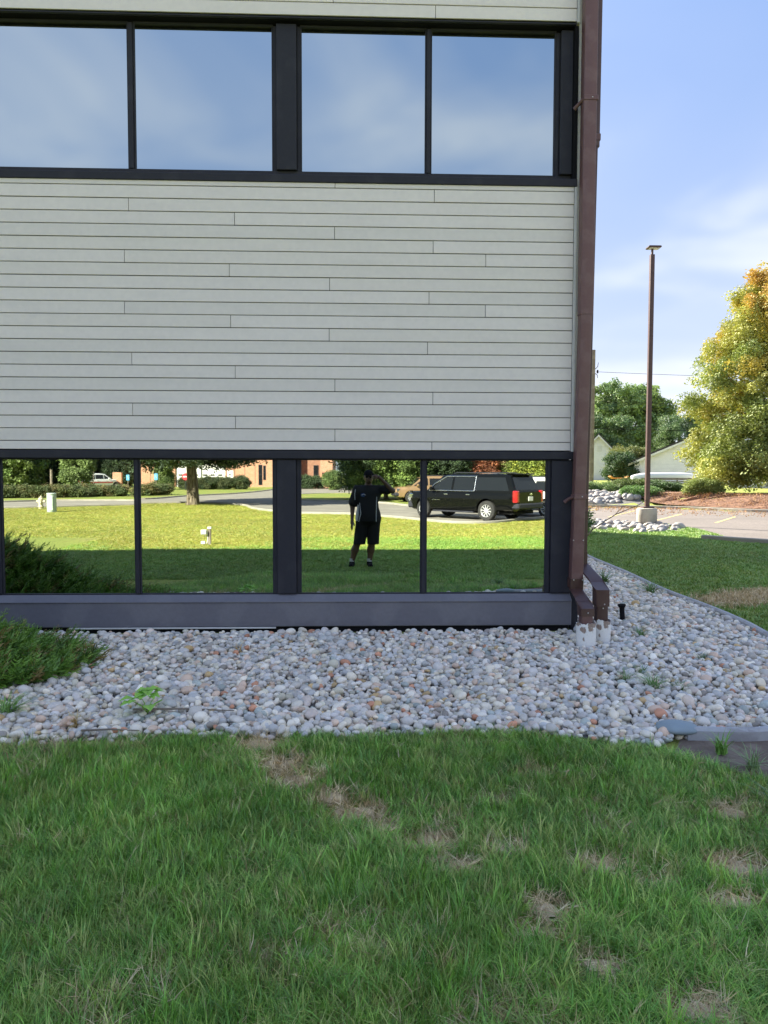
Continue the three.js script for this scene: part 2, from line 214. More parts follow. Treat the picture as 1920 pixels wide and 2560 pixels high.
// ---------------------------------------------------------------- office building
const bld = thing('office_building', 'grey-sided office building with two bands of mirrored windows', 'building');
{
  const L = -32, R = 1.975;
  part('wall', [bx(L, 1.9, 0.05, 8.42, -18, -0.34, 0.02)], M.charPanel, bld);
  part('sheathing', [bx(L, 1.955, 1.965, 4.325, -0.33, -0.017), bx(L, 1.955, 5.80, 8.40, -0.33, -0.017)], M.sheath, bld);
  part('side_wall', Array.from({ length: 70 }, (_, i) => bx(1.905, 1.962 + 0.006, 0.45 + i * 0.1135, 0.45 + i * 0.1135 + 0.107, -17.9, -0.36, 0.004)), M.siding, bld);
  part('roof_cap', [bx(L - 0.1, 2.06, 8.42, 8.5, -18.1, 0.08, 0.01)], M.char, bld);
  // lap siding, one mesh for each board
  const joints = { 2: 333, 3: 588, 0: 838, 1: 1086 }, P = 0.1127, rand = rng(4);
  const sidings = [1, 0.97, 1.0, 0.945, 0.985].map((k, i) => { const m = M.siding.clone(); m.color.setRGB(k, k * (i === 3 ? 1.006 : 1), k * (i === 1 ? 0.985 : 1)); return m; });
  const row = (y0, y1, r, extra) => {
    const base = { 2: -2.03, 3: -1.10, 0: -0.215, 1: 0.675 }[((r % 4) + 4) % 4] + (r >= 6 && r <= 13 ? -0.045 : 0) + (rand() - 0.5) * 0.016;
    let cuts = [base]; if (base - 3.66 < -3.4) cuts.unshift(base - 3.66); if (extra) cuts.push(extra);
    cuts = [L, ...cuts.filter((c) => c < 1.85), 1.948];
    for (let i = 0; i < cuts.length - 1; i++) {
      const a = cuts[i] + (i ? 0.0025 : 0), b = cuts[i + 1] - 0.0025, g = cbox(b - a, y1 - y0 - 0.0065, 0.014, 0.0015);
      g.rotateX(-0.035 + (rand() - 0.5) * 0.006); g.translate((a + b) / 2, (y0 + y1) / 2 + 0.00325 + (rand() - 0.5) * 0.001, -0.007 + (rand() - 0.5) * 0.002);
      part('siding_board', g, sidings[Math.floor(rand() * 5)], bld);
    }
  };
  const top = 4.29;
  row(top, 4.338, 0); for (let r = 1; r <= 20; r++) row(top - r * P, top - (r - 1) * P, r, r === 6 || r === 10 ? 1.15 : 0); row(1.958, top - 20 * P, 21);
  for (let r = 0; r < 23; r++) row(5.775 + r * 0.1145, 5.775 + (r + 1) * 0.1145, 25 - r);
  part('corner_trim', [bx(1.976, 2.055, 1.96, 8.41, -0.085, -0.03, 0.003), bx(1.951, R, 1.952, 4.338, -0.36, 0.004, 0.003), bx(1.951, R, 5.772, 8.41, -0.36, 0.004, 0.003), bx(1.895, R, 0.2, 8.41, -0.44, -0.362, 0.003)], M.trim, bld);
  part('corner_post', bx(1.976, 2.05, 0.30, 1.957, -0.085, -0.03, 0.003), M.char, bld);
  part('soffit', [bx(L, 1.95, 5.758, 5.772, -0.33, -0.036)], M.black, bld); part('drip_edge', bx(L, 1.95, 5.758, 5.7725, -0.034, -0.006, 0.003), M.char, bld); part('end_return', bx(1.94, 1.972, 4.41, 5.75, -0.36, -0.012, 0.003), M.black, bld);
  part('window_header', [bx(L, 1.972, 1.884, 1.956, -0.33, 0.006, 0.004), bx(L, 1.972, 1.872, 1.882, -0.33, -0.035, 0.003)], M.char, bld);
  
  part('upper_sill', [bx(L, 1.972, 4.335, 4.405, -0.33, 0.012, 0.006), bx(L, 1.938, 4.407, 4.470, -0.33, -0.09, 0.003)], M.char, bld);
  part('sill', bx(L, 1.972, 0.352, 0.583, -0.33, 0.028, 0.006), M.charPanel, bld);
  { const s = cbox(1.972 - L, 0.02, 0.098, 0.004); s.rotateX(0.66); s.translate((1.972 + L) / 2, 0.605, -0.004); part('sill_ledge', s, M.charPanel, bld); }
  part('sill_rail', bx(L, 1.972, 0.585, 0.648, -0.33, -0.042, 0.004), M.char, bld);
  part('foundation', bx(L, 1.95, -0.2, 0.350, -0.33, 0.004, 0.004), M.black, bld);
  part('base_strip', [bx(-2.62, -0.75, 0.336, 0.349, 0.005, 0.034, 0.002)], M.trim, bld);
  // windows: one group for each light
  const zU = -0.12, zL = -0.06, mm = (n, g, p) => part(n, g, M.char, p);
  const win = (x0, x1, y0, y1, z, jl, jr) => {
    const w = new THREE.Group(); w.name = 'window'; bld.add(w);
    const pane = part('glass_pane', bx(x0 - 0.012, x1 + 0.012, y0 - 0.012, y1 + 0.012, z - 0.012, z, 0.001).translate(-(x0 + x1) / 2, -(y0 + y1) / 2, -z), M.glass, w); pane.position.set((x0 + x1) / 2, (y0 + y1) / 2, z); pane.rotation.set((hash(x0 * 50, y0 * 9, 2) - 0.5) * 0.0022, (hash(x0 * 50, y0 * 9, 5) - 0.5) * 0.0022, 0);
    const f = 0.012, zf = z + 0.018;
    mm('window_frame', [bx(x0 - f, x1 + f, y1, y1 + f + 0.004, z - 0.03, zf, 0.002), bx(x0 - f, x1 + f, y0 - f - 0.004, y0, z - 0.03, zf, 0.002), bx(x0 - f, x0, y0, y1, z - 0.03, zf, 0.002), bx(x1, x1 + f, y0, y1, z - 0.03, zf, 0.002)], w);
  };
  const mull = (x0, x1, y0, y1, z) => mm('mullion', bx(x0 + 0.0125, x1 - 0.0125, y0, y1, z - 0.1, z + 0.035, 0.004), bld);
  const pier = (x0, x1, y0, y1, z, out) => mm('pier_panel', [bx(x0 + 0.0125, x0 + 0.042, y0, y1, -0.3, z + 0.02, 0.003), bx(x1 - 0.042, x1 - 0.0125, y0, y1, -0.3, z + 0.02, 0.003), bx(x0 + 0.044, x1 - 0.044, y0, y1, -0.3, out, 0.004)], bld);
  const lower = [[-3.215, -2.036], [-1.980, -0.783], [-0.521, 0.571], [0.634, 1.735]], upper = [[-3.25, -2.059], [-1.992, -0.777], [-0.509, 0.602], [0.664, 1.781]];
  const more = (a, s) => { const o = []; let x = a - 0.062; for (let i = 0; i < 8; i++) { o.push([x - s, x]); x -= s + (i % 2 ? 0.062 : 0.262); } return o; };
  for (const [list, y0, y1, z] of [[lower, 0.650, 1.871, zL], [upper, 4.473, 5.738, zU]]) {
    const all = [...more(list[0][0], 1.19), ...list]; for (const [a, b] of all) win(a, b, y0, y1, z);
    const s = [...all].sort((p, q) => p[0] - q[0]);
    for (let i = 0; i < s.length - 1; i++) { const a = s[i][1], b = s[i + 1][0]; if (b - a < 0.1) mull(a, b, y0 - 0.002, y1 + 0.002, z); else pier(a, b, y0 - 0.002, y1 + 0.002, z, z === zL ? -0.012 : -0.06); }
    mm('pier_panel', [bx(s[s.length - 1][1] + 0.0125, s[s.length - 1][1] + 0.045, y0 - 0.002, y1 + 0.002, -0.3, z + 0.02, 0.003), bx(s[s.length - 1][1] + 0.047, z === zL ? 1.972 : 1.938, y0 - 0.002, y1 + 0.002, -0.36, z === zL ? -0.012 : -0.06, 0.004)], bld);
    mm('end_panel', [bx(L, s[0][0] - 0.0125, y0 - 0.002, y1 + 0.002, -0.3, -0.05, 0.004)], bld);
  }
}

// ---------------------------------------------------------------- downspouts and drain pipes
function rectTube(path, w, d, r = 0.012) {                      // rectangular pipe along a path of [x, y, z], with rounded corners
  const sec = []; for (const [sx, sz] of [[1, 1], [-1, 1], [-1, -1], [1, -1]]) for (let k = 0; k < 3; k++) { const a = Math.atan2(sz, sx) - Math.PI / 4 + k * Math.PI / 4; sec.push([sx * (w / 2 - r) + Math.cos(a) * r, sz * (d / 2 - r) + Math.sin(a) * r]); }
  const pos = [], n = path.length, ring = path.map((p) => sec.map(([a, b]) => [p[0] + a, p[1], p[2] + b])), m = sec.length;
  for (let i = 0; i < n; i++) if (path[i][3]) { const t = path[i][3]; ring[i] = sec.map(([a, b]) => [path[i][0] + a, path[i][1] - b * t, path[i][2] + b]); }
  for (let i = 0; i < n - 1; i++) for (let k = 0; k < m; k++) { const a = ring[i][k], b = ring[i][(k + 1) % m], c = ring[i + 1][(k + 1) % m], e = ring[i + 1][k]; pos.push(...a, ...b, ...c, ...a, ...c, ...e); }
  for (const [i, f] of [[0, 0], [n - 1, 1]]) for (let k = 1; k < m - 1; k++) pos.push(...(f ? [...ring[i][0], ...ring[i][k + 1], ...ring[i][k]] : [...ring[i][0], ...ring[i][k], ...ring[i][k + 1]]));
  let g = new THREE.BufferGeometry(); g.setAttribute('position', new THREE.Float32BufferAttribute(pos, 3)); g = toCreasedNormals(mergeVertices(g, 1e-5), 0.6); return clean(g);
}
const screw = (x, y, z) => clean(new THREE.SphereGeometry(0.006, 8, 6).scale(1, 1, 0.5)).translate(x, y, z);
{
  const d = thing('downspout', 'brown metal downspout strapped to the front of the building corner', 'downspout', [0, 0, 0], 0, 'brown downspouts at the building corner');
  part('pipe', [rectTube([[2.042, 8.35, 0.075], [2.042, 3.2, 0.075], [2.041, 3.18, 0.075]], 0.118, 0.112), rectTube([[2.042, 3.24, 0.075], [2.0, 1.12, 0.075]], 0.104, 0.104), rectTube([[2.0, 1.16, 0.075], [1.992, 0.76, 0.075]], 0.109, 0.109)], M.brown, d);
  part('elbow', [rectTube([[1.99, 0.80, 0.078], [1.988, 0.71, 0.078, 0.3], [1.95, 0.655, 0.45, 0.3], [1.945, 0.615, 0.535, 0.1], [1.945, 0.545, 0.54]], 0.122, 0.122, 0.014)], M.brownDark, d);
  part('outlet', rectTube([[1.945, 0.56, 0.54], [1.94, 0.37, 0.555]], 0.098, 0.098), M.brown, d);
  for (const [y, x, k] of [[5.06, 2.047, 1], [1.545, 2.012, 0.95]]) { const s = part('strap', [bx(x - 0.06 * k - 0.003, x + 0.06 * k + 0.003, y - 0.021, y + 0.021, 0.012, 0.137, 0.003), taper([[x - 0.055, y, 0.10], [x - 0.085, y - 0.02, 0.05], [x - 0.115, y - 0.05, 0.016]], [0.018, 0.015, 0.019], 8)], M.brown, d); part('screw', [screw(x - 0.113, y - 0.05, 0.034), screw(x + 0.01, y, 0.139)], M.screw, s); }
  part('screw', [screw(1.955, 0.79, 0.142), screw(2.035, 0.79, 0.142), screw(1.945, 0.575, 0.605), screw(1.95, 1.15, 0.132), screw(2.04, 1.15, 0.132)], M.screw, d);
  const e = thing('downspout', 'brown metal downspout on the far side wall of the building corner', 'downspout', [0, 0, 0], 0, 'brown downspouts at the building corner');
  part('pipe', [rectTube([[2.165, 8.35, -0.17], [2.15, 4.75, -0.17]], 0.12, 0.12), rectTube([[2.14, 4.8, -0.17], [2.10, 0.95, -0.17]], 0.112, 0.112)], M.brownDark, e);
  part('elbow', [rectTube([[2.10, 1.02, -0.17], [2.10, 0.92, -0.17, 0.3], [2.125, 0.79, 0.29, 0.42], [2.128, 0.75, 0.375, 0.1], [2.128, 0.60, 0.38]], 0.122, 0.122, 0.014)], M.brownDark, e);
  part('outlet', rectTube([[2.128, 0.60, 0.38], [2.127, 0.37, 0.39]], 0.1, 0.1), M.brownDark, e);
  part('strap', [bx(2.07, 2.215, 4.80, 4.86, -0.235, -0.105, 0.003), bx(2.026, 2.158, 1.40, 1.44, -0.23, -0.108, 0.003)], M.brown, e);
  part('screw', [screw(2.128, 0.585, 0.443), screw(2.14, 0.62, 0.443)], M.screw, e);
}
function drain(label, x, z, r, h, seed) {
  const rd = rng(seed), y0 = ground(x, z) - 0.08, n = 48, pos = [], uv = [], topY = []; for (let k = 0; k <= n; k++) topY.push(h + 0.022 * (fbm(k % n * 0.35, seed, 3, 3) - 0.5) * 2 - (k % n > 27 && k % n < 33 ? 0.02 : 0));
  const pt = (k, R, y) => [x + Math.cos(k / n * 6.2832) * R, y0 + y, z + Math.sin(k / n * 6.2832) * R];
  const quad = (a, b, c, d, ua, ub, uc, ud) => { pos.push(...a, ...b, ...c, ...a, ...c, ...d); uv.push(...ua, ...ub, ...uc, ...ua, ...uc, ...ud); };
  for (let k = 0; k < n; k++) { const U = k / n, U2 = (k + 1) / n, a = topY[k], b = topY[k + 1], ri = r - 0.006, s = 1 / (h + 0.03);
    quad(pt(k, r * 0.99, 0), pt(k, r, a), pt(k + 1, r, b), pt(k + 1, r * 0.99, 0), [U, 0], [U, a * s], [U2, b * s], [U2, 0]);
    quad(pt(k + 1, ri, 0), pt(k + 1, ri, b), pt(k, ri, a), pt(k, ri, 0), [U2, 0], [U2, b * s], [U, a * s], [U, 0]);
    quad(pt(k, r, a), pt(k, ri, a), pt(k + 1, ri, b), pt(k + 1, r, b), [U, a * s], [U, 1], [U2, 1], [U2, b * s]); }
  const g = new THREE.BufferGeometry(); g.setAttribute('position', new THREE.Float32BufferAttribute(pos, 3)); g.setAttribute('uv', new THREE.Float32BufferAttribute(uv, 2)); g.computeVertexNormals();
  tag(partUv('drain_pipe', g, M.pvc), label, 'pipe', 'white drain pipes below the downspouts');
}
drain('white drain pipe with flaking brown paint, nearer of two under downspouts', 1.94, 0.57, 0.083, 0.30, 3);
drain('white drain pipe half hidden behind the nearer one', 2.13, 0.40, 0.078, 0.275, 8);

// ---------------------------------------------------------------- river stones
const stoneGeo = Array.from({ length: 7 }, (_, s) => {
  const g = mergeVertices(new THREE.IcosahedronGeometry(1, 2).deleteAttribute('uv').deleteAttribute('normal')), p = g.attributes.position, r = rng(100 + s), dirs = Array.from({ length: 6 }, () => V3(r() - 0.5, r() - 0.5, r() - 0.5).normalize());
  for (let i = 0; i < p.count; i++) { const v = V3().fromBufferAttribute(p, i); let k = 1; dirs.forEach((d, j) => { const c = v.dot(d); k -= (j < 3 ? 0.20 : -0.10) * sstep(0.35, 1, c); }); p.setXYZ(i, v.x * k, v.y * k, v.z * k); }
  g.computeVertexNormals(); const q = clean(g); const uv = q.attributes.uv; for (let i = 0; i < uv.count; i++) { uv.setXY(i, q.attributes.position.getX(i) * 0.03 + s * 0.1, q.attributes.position.getZ(i) * 0.03 + q.attributes.position.getY(i) * 0.02); } return q;
});
const stoneCols = [[0.46, 0.46, 0.47], [0.40, 0.42, 0.46], [0.52, 0.51, 0.49], [0.56, 0.54, 0.50], [0.36, 0.385, 0.42], [0.44, 0.40, 0.40], [0.49, 0.44, 0.42], [0.34, 0.36, 0.40], [0.50, 0.465, 0.40], [0.30, 0.35, 0.37], [0.25, 0.24, 0.24], [0.43, 0.43, 0.39], [0.48, 0.38, 0.33], [0.42, 0.215, 0.15], [0.40, 0.30, 0.17], [0.58, 0.575, 0.565], [0.45, 0.45, 0.48], [0.40, 0.40, 0.41]];
const pick = (r) => { const t = r(); return t < 0.017 ? 13 : t < 0.03 ? 14 : t < 0.05 ? 10 : Math.floor(r() * 13) === 10 ? 16 : [0, 1, 2, 3, 4, 5, 6, 7, 8, 9, 11, 12, 15, 16, 17, 0, 1, 2, 16, 17, 3][Math.floor(r() * 21)]; };
{
  const r = rng(77), list = [], e = new THREE.Euler(), q = new THREE.Quaternion(), P = 0.0445;
  for (const layer of [0, 1]) for (let j = 0, z = -7; z < 2.75; z += P * 0.92, j++) for (let x = -6.2 + (j % 2) * P / 2 + layer * P * 0.37; x < 4.1; x += P) {
    const px = x + (r() - 0.5) * 0.036, pz = z + (r() - 0.5) * 0.036; if (r() > (layer ? 0.62 : 0.97)) continue;
    if (!inPoly(px, pz, gravelPoly) && !(r() < 0.25 && inPoly(px, pz - 0.05, gravelPoly) && pz > 2)) continue; if (pz < 0.05 && px < 2.02) continue;
    if (Math.hypot(px - 1.94, pz - 0.57) < 0.105 || Math.hypot(px - 2.13, pz - 0.40) < 0.1) continue;
    const big = r() < 0.10 ? 1.5 : r() < 0.3 ? 0.72 : 1, a = (0.0195 + 0.014 * r()) * big, b = a * (0.68 + 0.28 * r()), c = a * (0.5 + 0.3 * r());
    list.push({ x: px, z: pz, y: ground(px, pz) + 0.006 + c * 0.45 + layer * (0.017 + 0.012 * r()), s: [a, c, b], e: [(r() - 0.5) * 0.9, r() * 6.283, (r() - 0.5) * 0.9], v: Math.floor(r() * 7), c: pick(r), layer, k: 1.12 + 0.78 * r() });
  }
  const score = (o) => Math.abs((o.x) / (6.75 - o.z)) < 0.5 && o.z > 0 && o.layer ? o.s[0] / (6.75 - o.z) : 0;
  const order = list.map((o, i) => [score(o), i]).sort((a, b) => b[0] - a[0]), chosen = new Set(order.slice(0, 300).map((o) => o[1]));
  const mats = stoneCols.map((c) => { const m = M.pebble.clone(); m.color.setRGB(...lin(c, 1.55).map((v, i) => v * [1.06, 1, 0.875][i])); return m; });
  const m4 = new THREE.Matrix4(), mat = (o) => m4.compose(V3(o.x, o.y, o.z), q.setFromEuler(e.set(...o.e)), V3(...o.s)), rest = Array.from({ length: 7 }, () => []);
  list.forEach((o, i) => {
    if (chosen.has(i)) { const s = new THREE.Mesh(stoneGeo[o.v], mats[o.c]); s.name = 'pebble'; mat(o).decompose(s.position, s.quaternion, s.scale); s.castShadow = s.receiveShadow = true; bed.add(s); } else rest[o.v].push(o);
  });
  const col = new THREE.Color();
  rest.forEach((l, v) => { const im = new THREE.InstancedMesh(stoneGeo[v], M.pebble, l.length); im.name = 'pebbles'; im.userData.kind = 'stuff'; l.forEach((o, i) => { im.setMatrixAt(i, mat(o)); im.setColorAt(i, col.setRGB(...lin(stoneCols[o.c], o.k).map((v, i) => v * [1.06, 1, 0.875][i]))); }); im.castShadow = im.receiveShadow = true; bed.add(im); });
}
function rock(x, z, s, seed, m, parent, name = 'rock', lift = 0.25, y = null) { const r = rng(seed), g = stoneGeo[seed % 7]; const o = new THREE.Mesh(g, m); o.name = name; o.position.set(x, (y ?? ground(x, z)) + s * lift, z); o.rotation.set((r() - 0.5) * 0.8, r() * 6.28, (r() - 0.5) * 0.8); o.scale.set(s * (0.9 + 0.5 * r()), s * (0.5 + 0.35 * r()), s * (0.7 + 0.4 * r())); o.castShadow = o.receiveShadow = true; (parent || scene).add(o); return o; }
const rockMats = [[0.30, 0.29, 0.28], [0.38, 0.36, 0.33], [0.24, 0.24, 0.25], [0.34, 0.30, 0.27]].map((c) => { const m = M.pebble.clone(); m.color.setRGB(...c); return m; });
{ const s = rock(1.88, 2.5, 0.12, 21, (() => { const m = M.pebble.clone(); m.color.setRGB(0.27, 0.34, 0.38); return m; })(), null, 'flat_stone', 0.1); s.scale.set(0.15, 0.03, 0.075); s.rotation.set(0.15, -0.35, 0.05); s.position.y = ground(1.88, 2.5) + 0.062; tag(s, 'flat blue-grey stone slab at the grass corner of the pebble bed', 'stone'); }

// edging of the bed
tag(part('garden_edging', ribbon(spline([[1.93, 2.53], [2.45, 2.53], [3.07, 2.13], [3.53, 1.22], [3.62, 0.44], [3.71, -0.73], [3.72, -2.0], [3.85, -3.67], [3.97, -5.67], [4.36, -8.5], [4.6, -18.5]], 90), 0.06, 0.075), worn([0.40, 0.41, 0.43], [0.28, 0.27, 0.28], 0.6, 0.7, 0.7, 0.002, 44)), 'grey garden edging strip curving round the pebble bed', 'edging');
{ // drip irrigation stake
  const k = thing('garden_stake', 'short black plastic stake standing in the pebbles beyond the drain pipes', 'stake', [2.59, ground(2.59, -0.35), -0.35]); k.rotation.z = 0.06;
  part('post', cyl(0.024, 0.024, 0.16, 14), M.black, k); part('cap', lathe([[0, 0.15], [0.03, 0.155], [0.038, 0.17], [0.038, 0.185], [0, 0.187]], 14), M.black, k);
}

// ---------------------------------------------------------------- grass
function tuft(seed, n, len, wid, spread, lean) {
  const r = rng(seed), pos = [], idx = []; const nor = [];
  for (let b = 0; b < n; b++) {
    const a = r() * 6.283, R = Math.sqrt(r()) * spread, x = Math.cos(a) * R, z = Math.sin(a) * R, l = len * (0.55 + 0.6 * r()), h = r() * 6.283, bend = lean * (0.25 + 1.1 * r()), w = wid * (0.65 + 0.6 * r()), f = h + 1.5708 + (r() - 0.5) * 1.6, dx = Math.cos(h), dz = Math.sin(h), i0 = pos.length / 3;
    for (let s = 0; s < 4; s++) { const t = s / 3, o = bend * l * t * t, y = l * t * (1 - 0.32 * bend * t), ww = w * (1 - t * t * 0.98) / 2; const cx = x + dx * o, cz = z + dz * o; if (s < 3) { pos.push(cx - Math.cos(f) * ww, y, cz - Math.sin(f) * ww, cx + Math.cos(f) * ww, y, cz + Math.sin(f) * ww); } else pos.push(cx, y, cz); }
    idx.push(i0, i0 + 1, i0 + 2, i0 + 1, i0 + 3, i0 + 2, i0 + 2, i0 + 3, i0 + 4, i0 + 3, i0 + 5, i0 + 4, i0 + 4, i0 + 5, i0 + 6);
  }
  const g = new THREE.BufferGeometry(); g.setAttribute('position', new THREE.Float32BufferAttribute(pos, 3)); g.setIndex(idx); g.computeVertexNormals(); return g;
}
const nearTufts = [tuft(1, 15, 0.092, 0.0034, 0.024, 0.8), tuft(2, 15, 0.078, 0.0031, 0.026, 1.1), tuft(3, 12, 0.110, 0.0039, 0.022, 0.6), tuft(4, 16, 0.066, 0.0031, 0.028, 1.3)];
const farTufts = [tuft(11, 14, 0.085, 0.010, 0.10, 0.7), tuft(12, 14, 0.07, 0.011, 0.12, 0.9)];
const edgeZ = (x) => { const k = [[-9, 2.6], [-2.3, 2.52], [-1.68, 2.47], [-1.16, 2.43], [-0.65, 2.42], [0.01, 2.45], [0.93, 2.39], [1.31, 2.5], [1.71, 2.68], [1.95, 2.95], [2.2, 3.12], [2.7, 3.5], [3.4, 3.9], [9, 3.9]]; let i = 0; while (i < k.length - 2 && x > k[i + 1][0]) i++; return mix(k[i][1], k[i + 1][1], clamp((x - k[i][0]) / (k[i + 1][0] - k[i][0]))) + 0.10 * (fbm(x * 3.1, 4.4, 9, 3) - 0.5) + 0.02; };
// bare and dry places in the lawn: x, z, radius x, radius z, strength
const dryPatches = [[-0.56, 2.56, 0.16, 0.13, 1], [-0.42, 2.82, 0.15, 0.12, 0.95], [-0.31, 3.02, 0.14, 0.12, 0.8], [-0.12, 3.20, 0.13, 0.10, 0.75], [-0.02, 3.36, 0.16, 0.10, 1], [0.12, 3.50, 0.10, 0.07, 0.8], [0.33, 3.62, 0.13, 0.09, 1], [0.42, 3.80, 0.10, 0.07, 1], [0.62, 3.70, 0.09, 0.07, 0.8], [0.70, 4.10, 0.09, 0.09, 1], [0.66, 4.22, 0.09, 0.06, 0.8], [1.01, 3.82, 0.13, 0.07, 1], [1.18, 3.94, 0.10, 0.05, 0.7], [1.57, 3.85, 0.13, 0.10, 1], [1.42, 4.07, 0.12, 0.06, 0.9], [0.81, 4.40, 0.10, 0.06, 1], [1.04, 4.60, 0.10, 0.07, 1], [1.76, 3.42, 0.09, 0.09, 0.9], [0.95, 2.98, 0.18, 0.06, 0.55], [0.71, 3.24, 0.14, 0.07, 0.55], [-1.6, 2.56, 0.5, 0.05, 0.6], [0.55, 2.6, 0.2, 0.06, 0.4], [0.02, 4.2, 0.2, 0.1, 0.4], [-0.25, 4.35, 0.2, 0.06, 0.35]];
function dryAt(x, z) { let d = 0; for (const [cx, cz, rx, rz, s] of dryPatches) { const u = (x - cx) / (rx * 1.15), v = (z - cz) / (rz * 1.15), q = Math.sqrt(u * u + v * v) + 0.7 * (fbm(x * 14, z * 14, 61, 3) - 0.5); d = Math.max(d, s * sstep(1.25, 0.6, q)); } return d; }
struct('bare_earth', dryPatches.filter((p) => p[4] > 0.7).map(([x, z, a, b], k) => drape(Array.from({ length: 14 }, (_, i) => { const t = i / 14 * 6.283, w = 0.9 + 0.35 * (hash(i, k, 3) - 0.5); return [x + Math.cos(t) * a * w * 0.6, z + Math.sin(t) * b * w * 0.6]; }), 0.007 + k * 0.0004, 0.5)), worn([0.48, 0.37, 0.23], [0.66, 0.53, 0.34], 0.3, 0.9, 0.95, 0.006, 66));
const grass = thing('grass', 'mown lawn grass of green blades with dry straw patches', 'grass'); grass.userData.kind = 'stuff';
function sow(name, geos, spots, mat) { const by = geos.map(() => []); for (const s of spots) by[s.v % geos.length].push(s); const e = new THREE.Euler(), q = new THREE.Quaternion(), m = new THREE.Matrix4(), c = new THREE.Color(); by.forEach((l, i) => { if (!l.length) return; const im = new THREE.InstancedMesh(geos[i], mat || M.bladeMat, l.length); im.name = name; im.userData.kind = 'stuff'; l.forEach((s, k) => { im.setMatrixAt(k, m.compose(V3(s.x, s.y, s.z), q.setFromEuler(e.set(s.tx || 0, s.r, s.tz || 0)), V3(s.s, s.h, s.s))); im.setColorAt(k, c.setRGB(...s.c)); }); im.castShadow = im.receiveShadow = true; grass.add(im); }); }
const greens = [[0.205, 0.44, 0.066], [0.245, 0.48, 0.070], [0.32, 0.51, 0.095], [0.145, 0.33, 0.060], [0.42, 0.50, 0.14]], straws = [[0.70, 0.55, 0.31], [0.58, 0.44, 0.23], [0.78, 0.65, 0.41], [0.50, 0.37, 0.19]];
{
  const r = rng(5), spots = [], step = 0.0245;
  for (let z = 2.36; z < 5.3; z += step) for (let x = -3.0; x < 3.6; x += step) {
    if (Math.abs(x) > 0.62 * (7.2 - z) + 0.3) continue;
    const px = x + (r() - 0.5) * step * 1.6, pz = z + (r() - 0.5) * step * 1.6; if (pz < edgeZ(px)) continue; const d = dryAt(px, pz), brown = 0.5 * sstep(0.60, 0.75, fbm(px * 2.6, pz * 2.6, 88, 4)); if (r() < d * 0.25) continue;
    const dry = r() < d * 1.05 || r() < 0.045 + brown * 0.6, tone = fbm(px * 1.7, pz * 1.7, 14, 3), pal = dry ? straws : greens, c = lin(pal[Math.floor(r() * pal.length)], (0.55 + 0.85 * r()) * (0.75 + 0.5 * tone));
    const dir = fbm(px * 1.1, pz * 1.1, 23, 3) * 9, tilt = 0.42 * fbm(px * 1.9, pz * 1.9, 25, 2), hgt = (0.55 + 0.75 * fbm(px * 2.3, pz * 2.3, 31, 4)) * (1 - 0.45 * d) * (dry ? 0.75 : 1) * (r() < 0.03 ? 1.45 : 1) * (pz < edgeZ(px) + 0.08 ? 0.8 : 1);
    spots.push({ x: px, y: ground(px, pz), z: pz, r: r() * 6.283, tx: Math.sin(dir) * tilt + (dry ? (r() - 0.5) * 1.6 : 0), tz: Math.cos(dir) * tilt + (dry ? (r() - 0.5) * 1.6 : 0), s: 1, h: hgt, v: Math.floor(r() * 4), c });
  }
  sow('grass_blades', nearTufts, spots);
}
{
  const r = rng(6), spots = []; const lushShaded = [[0.185, 0.345, 0.052], [0.215, 0.375, 0.056], [0.25, 0.39, 0.068], [0.31, 0.385, 0.085], [0.15, 0.295, 0.05]], sereSunlit = [[0.28, 0.315, 0.048], [0.31, 0.325, 0.050], [0.345, 0.335, 0.060], [0.39, 0.32, 0.075], [0.24, 0.285, 0.046]];  // sunlit yellow, partly real dryness, and shaded green are put into blade colours
  const scatter = (x0, x1, z0, z1, n, s0, ok) => { for (let i = 0; i < n; i++) { const x = mix(x0, x1, r()), z = mix(z0, z1, r()); if (!ok(x, z)) continue; const t = fbm(x * 0.5, z * 0.5, 41, 4), c = lin((z > 0 && fbm(x * 0.22 + 7, z * 0.22, 97, 3) * 9 + r() * 2.5 < z - 5.5 ? sereSunlit : lushShaded)[Math.floor(r() * 5)], 0.72 + 0.55 * t + 0.2 * (r() - 0.5)); spots.push({ x, y: ground(x, z), z, r: r() * 6.283, tx: (r() - 0.5) * 0.5, tz: (r() - 0.5) * 0.5, s: s0 * (0.8 + 0.5 * r()), h: s0 * (0.6 + 0.4 * r()), v: Math.floor(r() * 2), c }); } };
  const edgePoly = [...lawnEdge, [70, 0], [-60, 0]];
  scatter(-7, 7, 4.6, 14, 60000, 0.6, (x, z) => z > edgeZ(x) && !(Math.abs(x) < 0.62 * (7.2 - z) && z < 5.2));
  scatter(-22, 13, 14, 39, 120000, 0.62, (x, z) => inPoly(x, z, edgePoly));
  scatter(3.6, 10.5, -17, 2.4, 36000, 0.75, (x, z) => !inPoly(x, z, gravelPoly) && !inPoly(x, z, lotPoly) && x > 3.7 && !(x < 8.9 && z < -12.6 && z < -13.6 + (x - 8.2)));
  for (const [a, b, n, w] of [[4.3, -1.5, 700, 0.55], [4.9, -1.9, 600, 0.7], [5.8, -2.1, 350, 0.8]]) for (let i = 0; i < n; i++) { const x = a + (r() + r() - 1) * w, z = b + (r() + r() - 1) * 0.42 - (x - a) * 0.25; if (x < 3.85) continue; spots.push({ x, y: ground(x, z), z, r: r() * 6.28, tx: (r() - 0.5) * 1.4, tz: (r() - 0.5) * 1.4, s: 0.7, h: 0.75, v: 0, c: lin(straws[Math.floor(r() * 4)], 0.8 + 0.4 * r()) }); }
  scatter(-13, -5, 44, 60, 6000, 1.2, (x, z) => inPoly(x, z, island));
  sow('grass_blades', farTufts, spots);
}

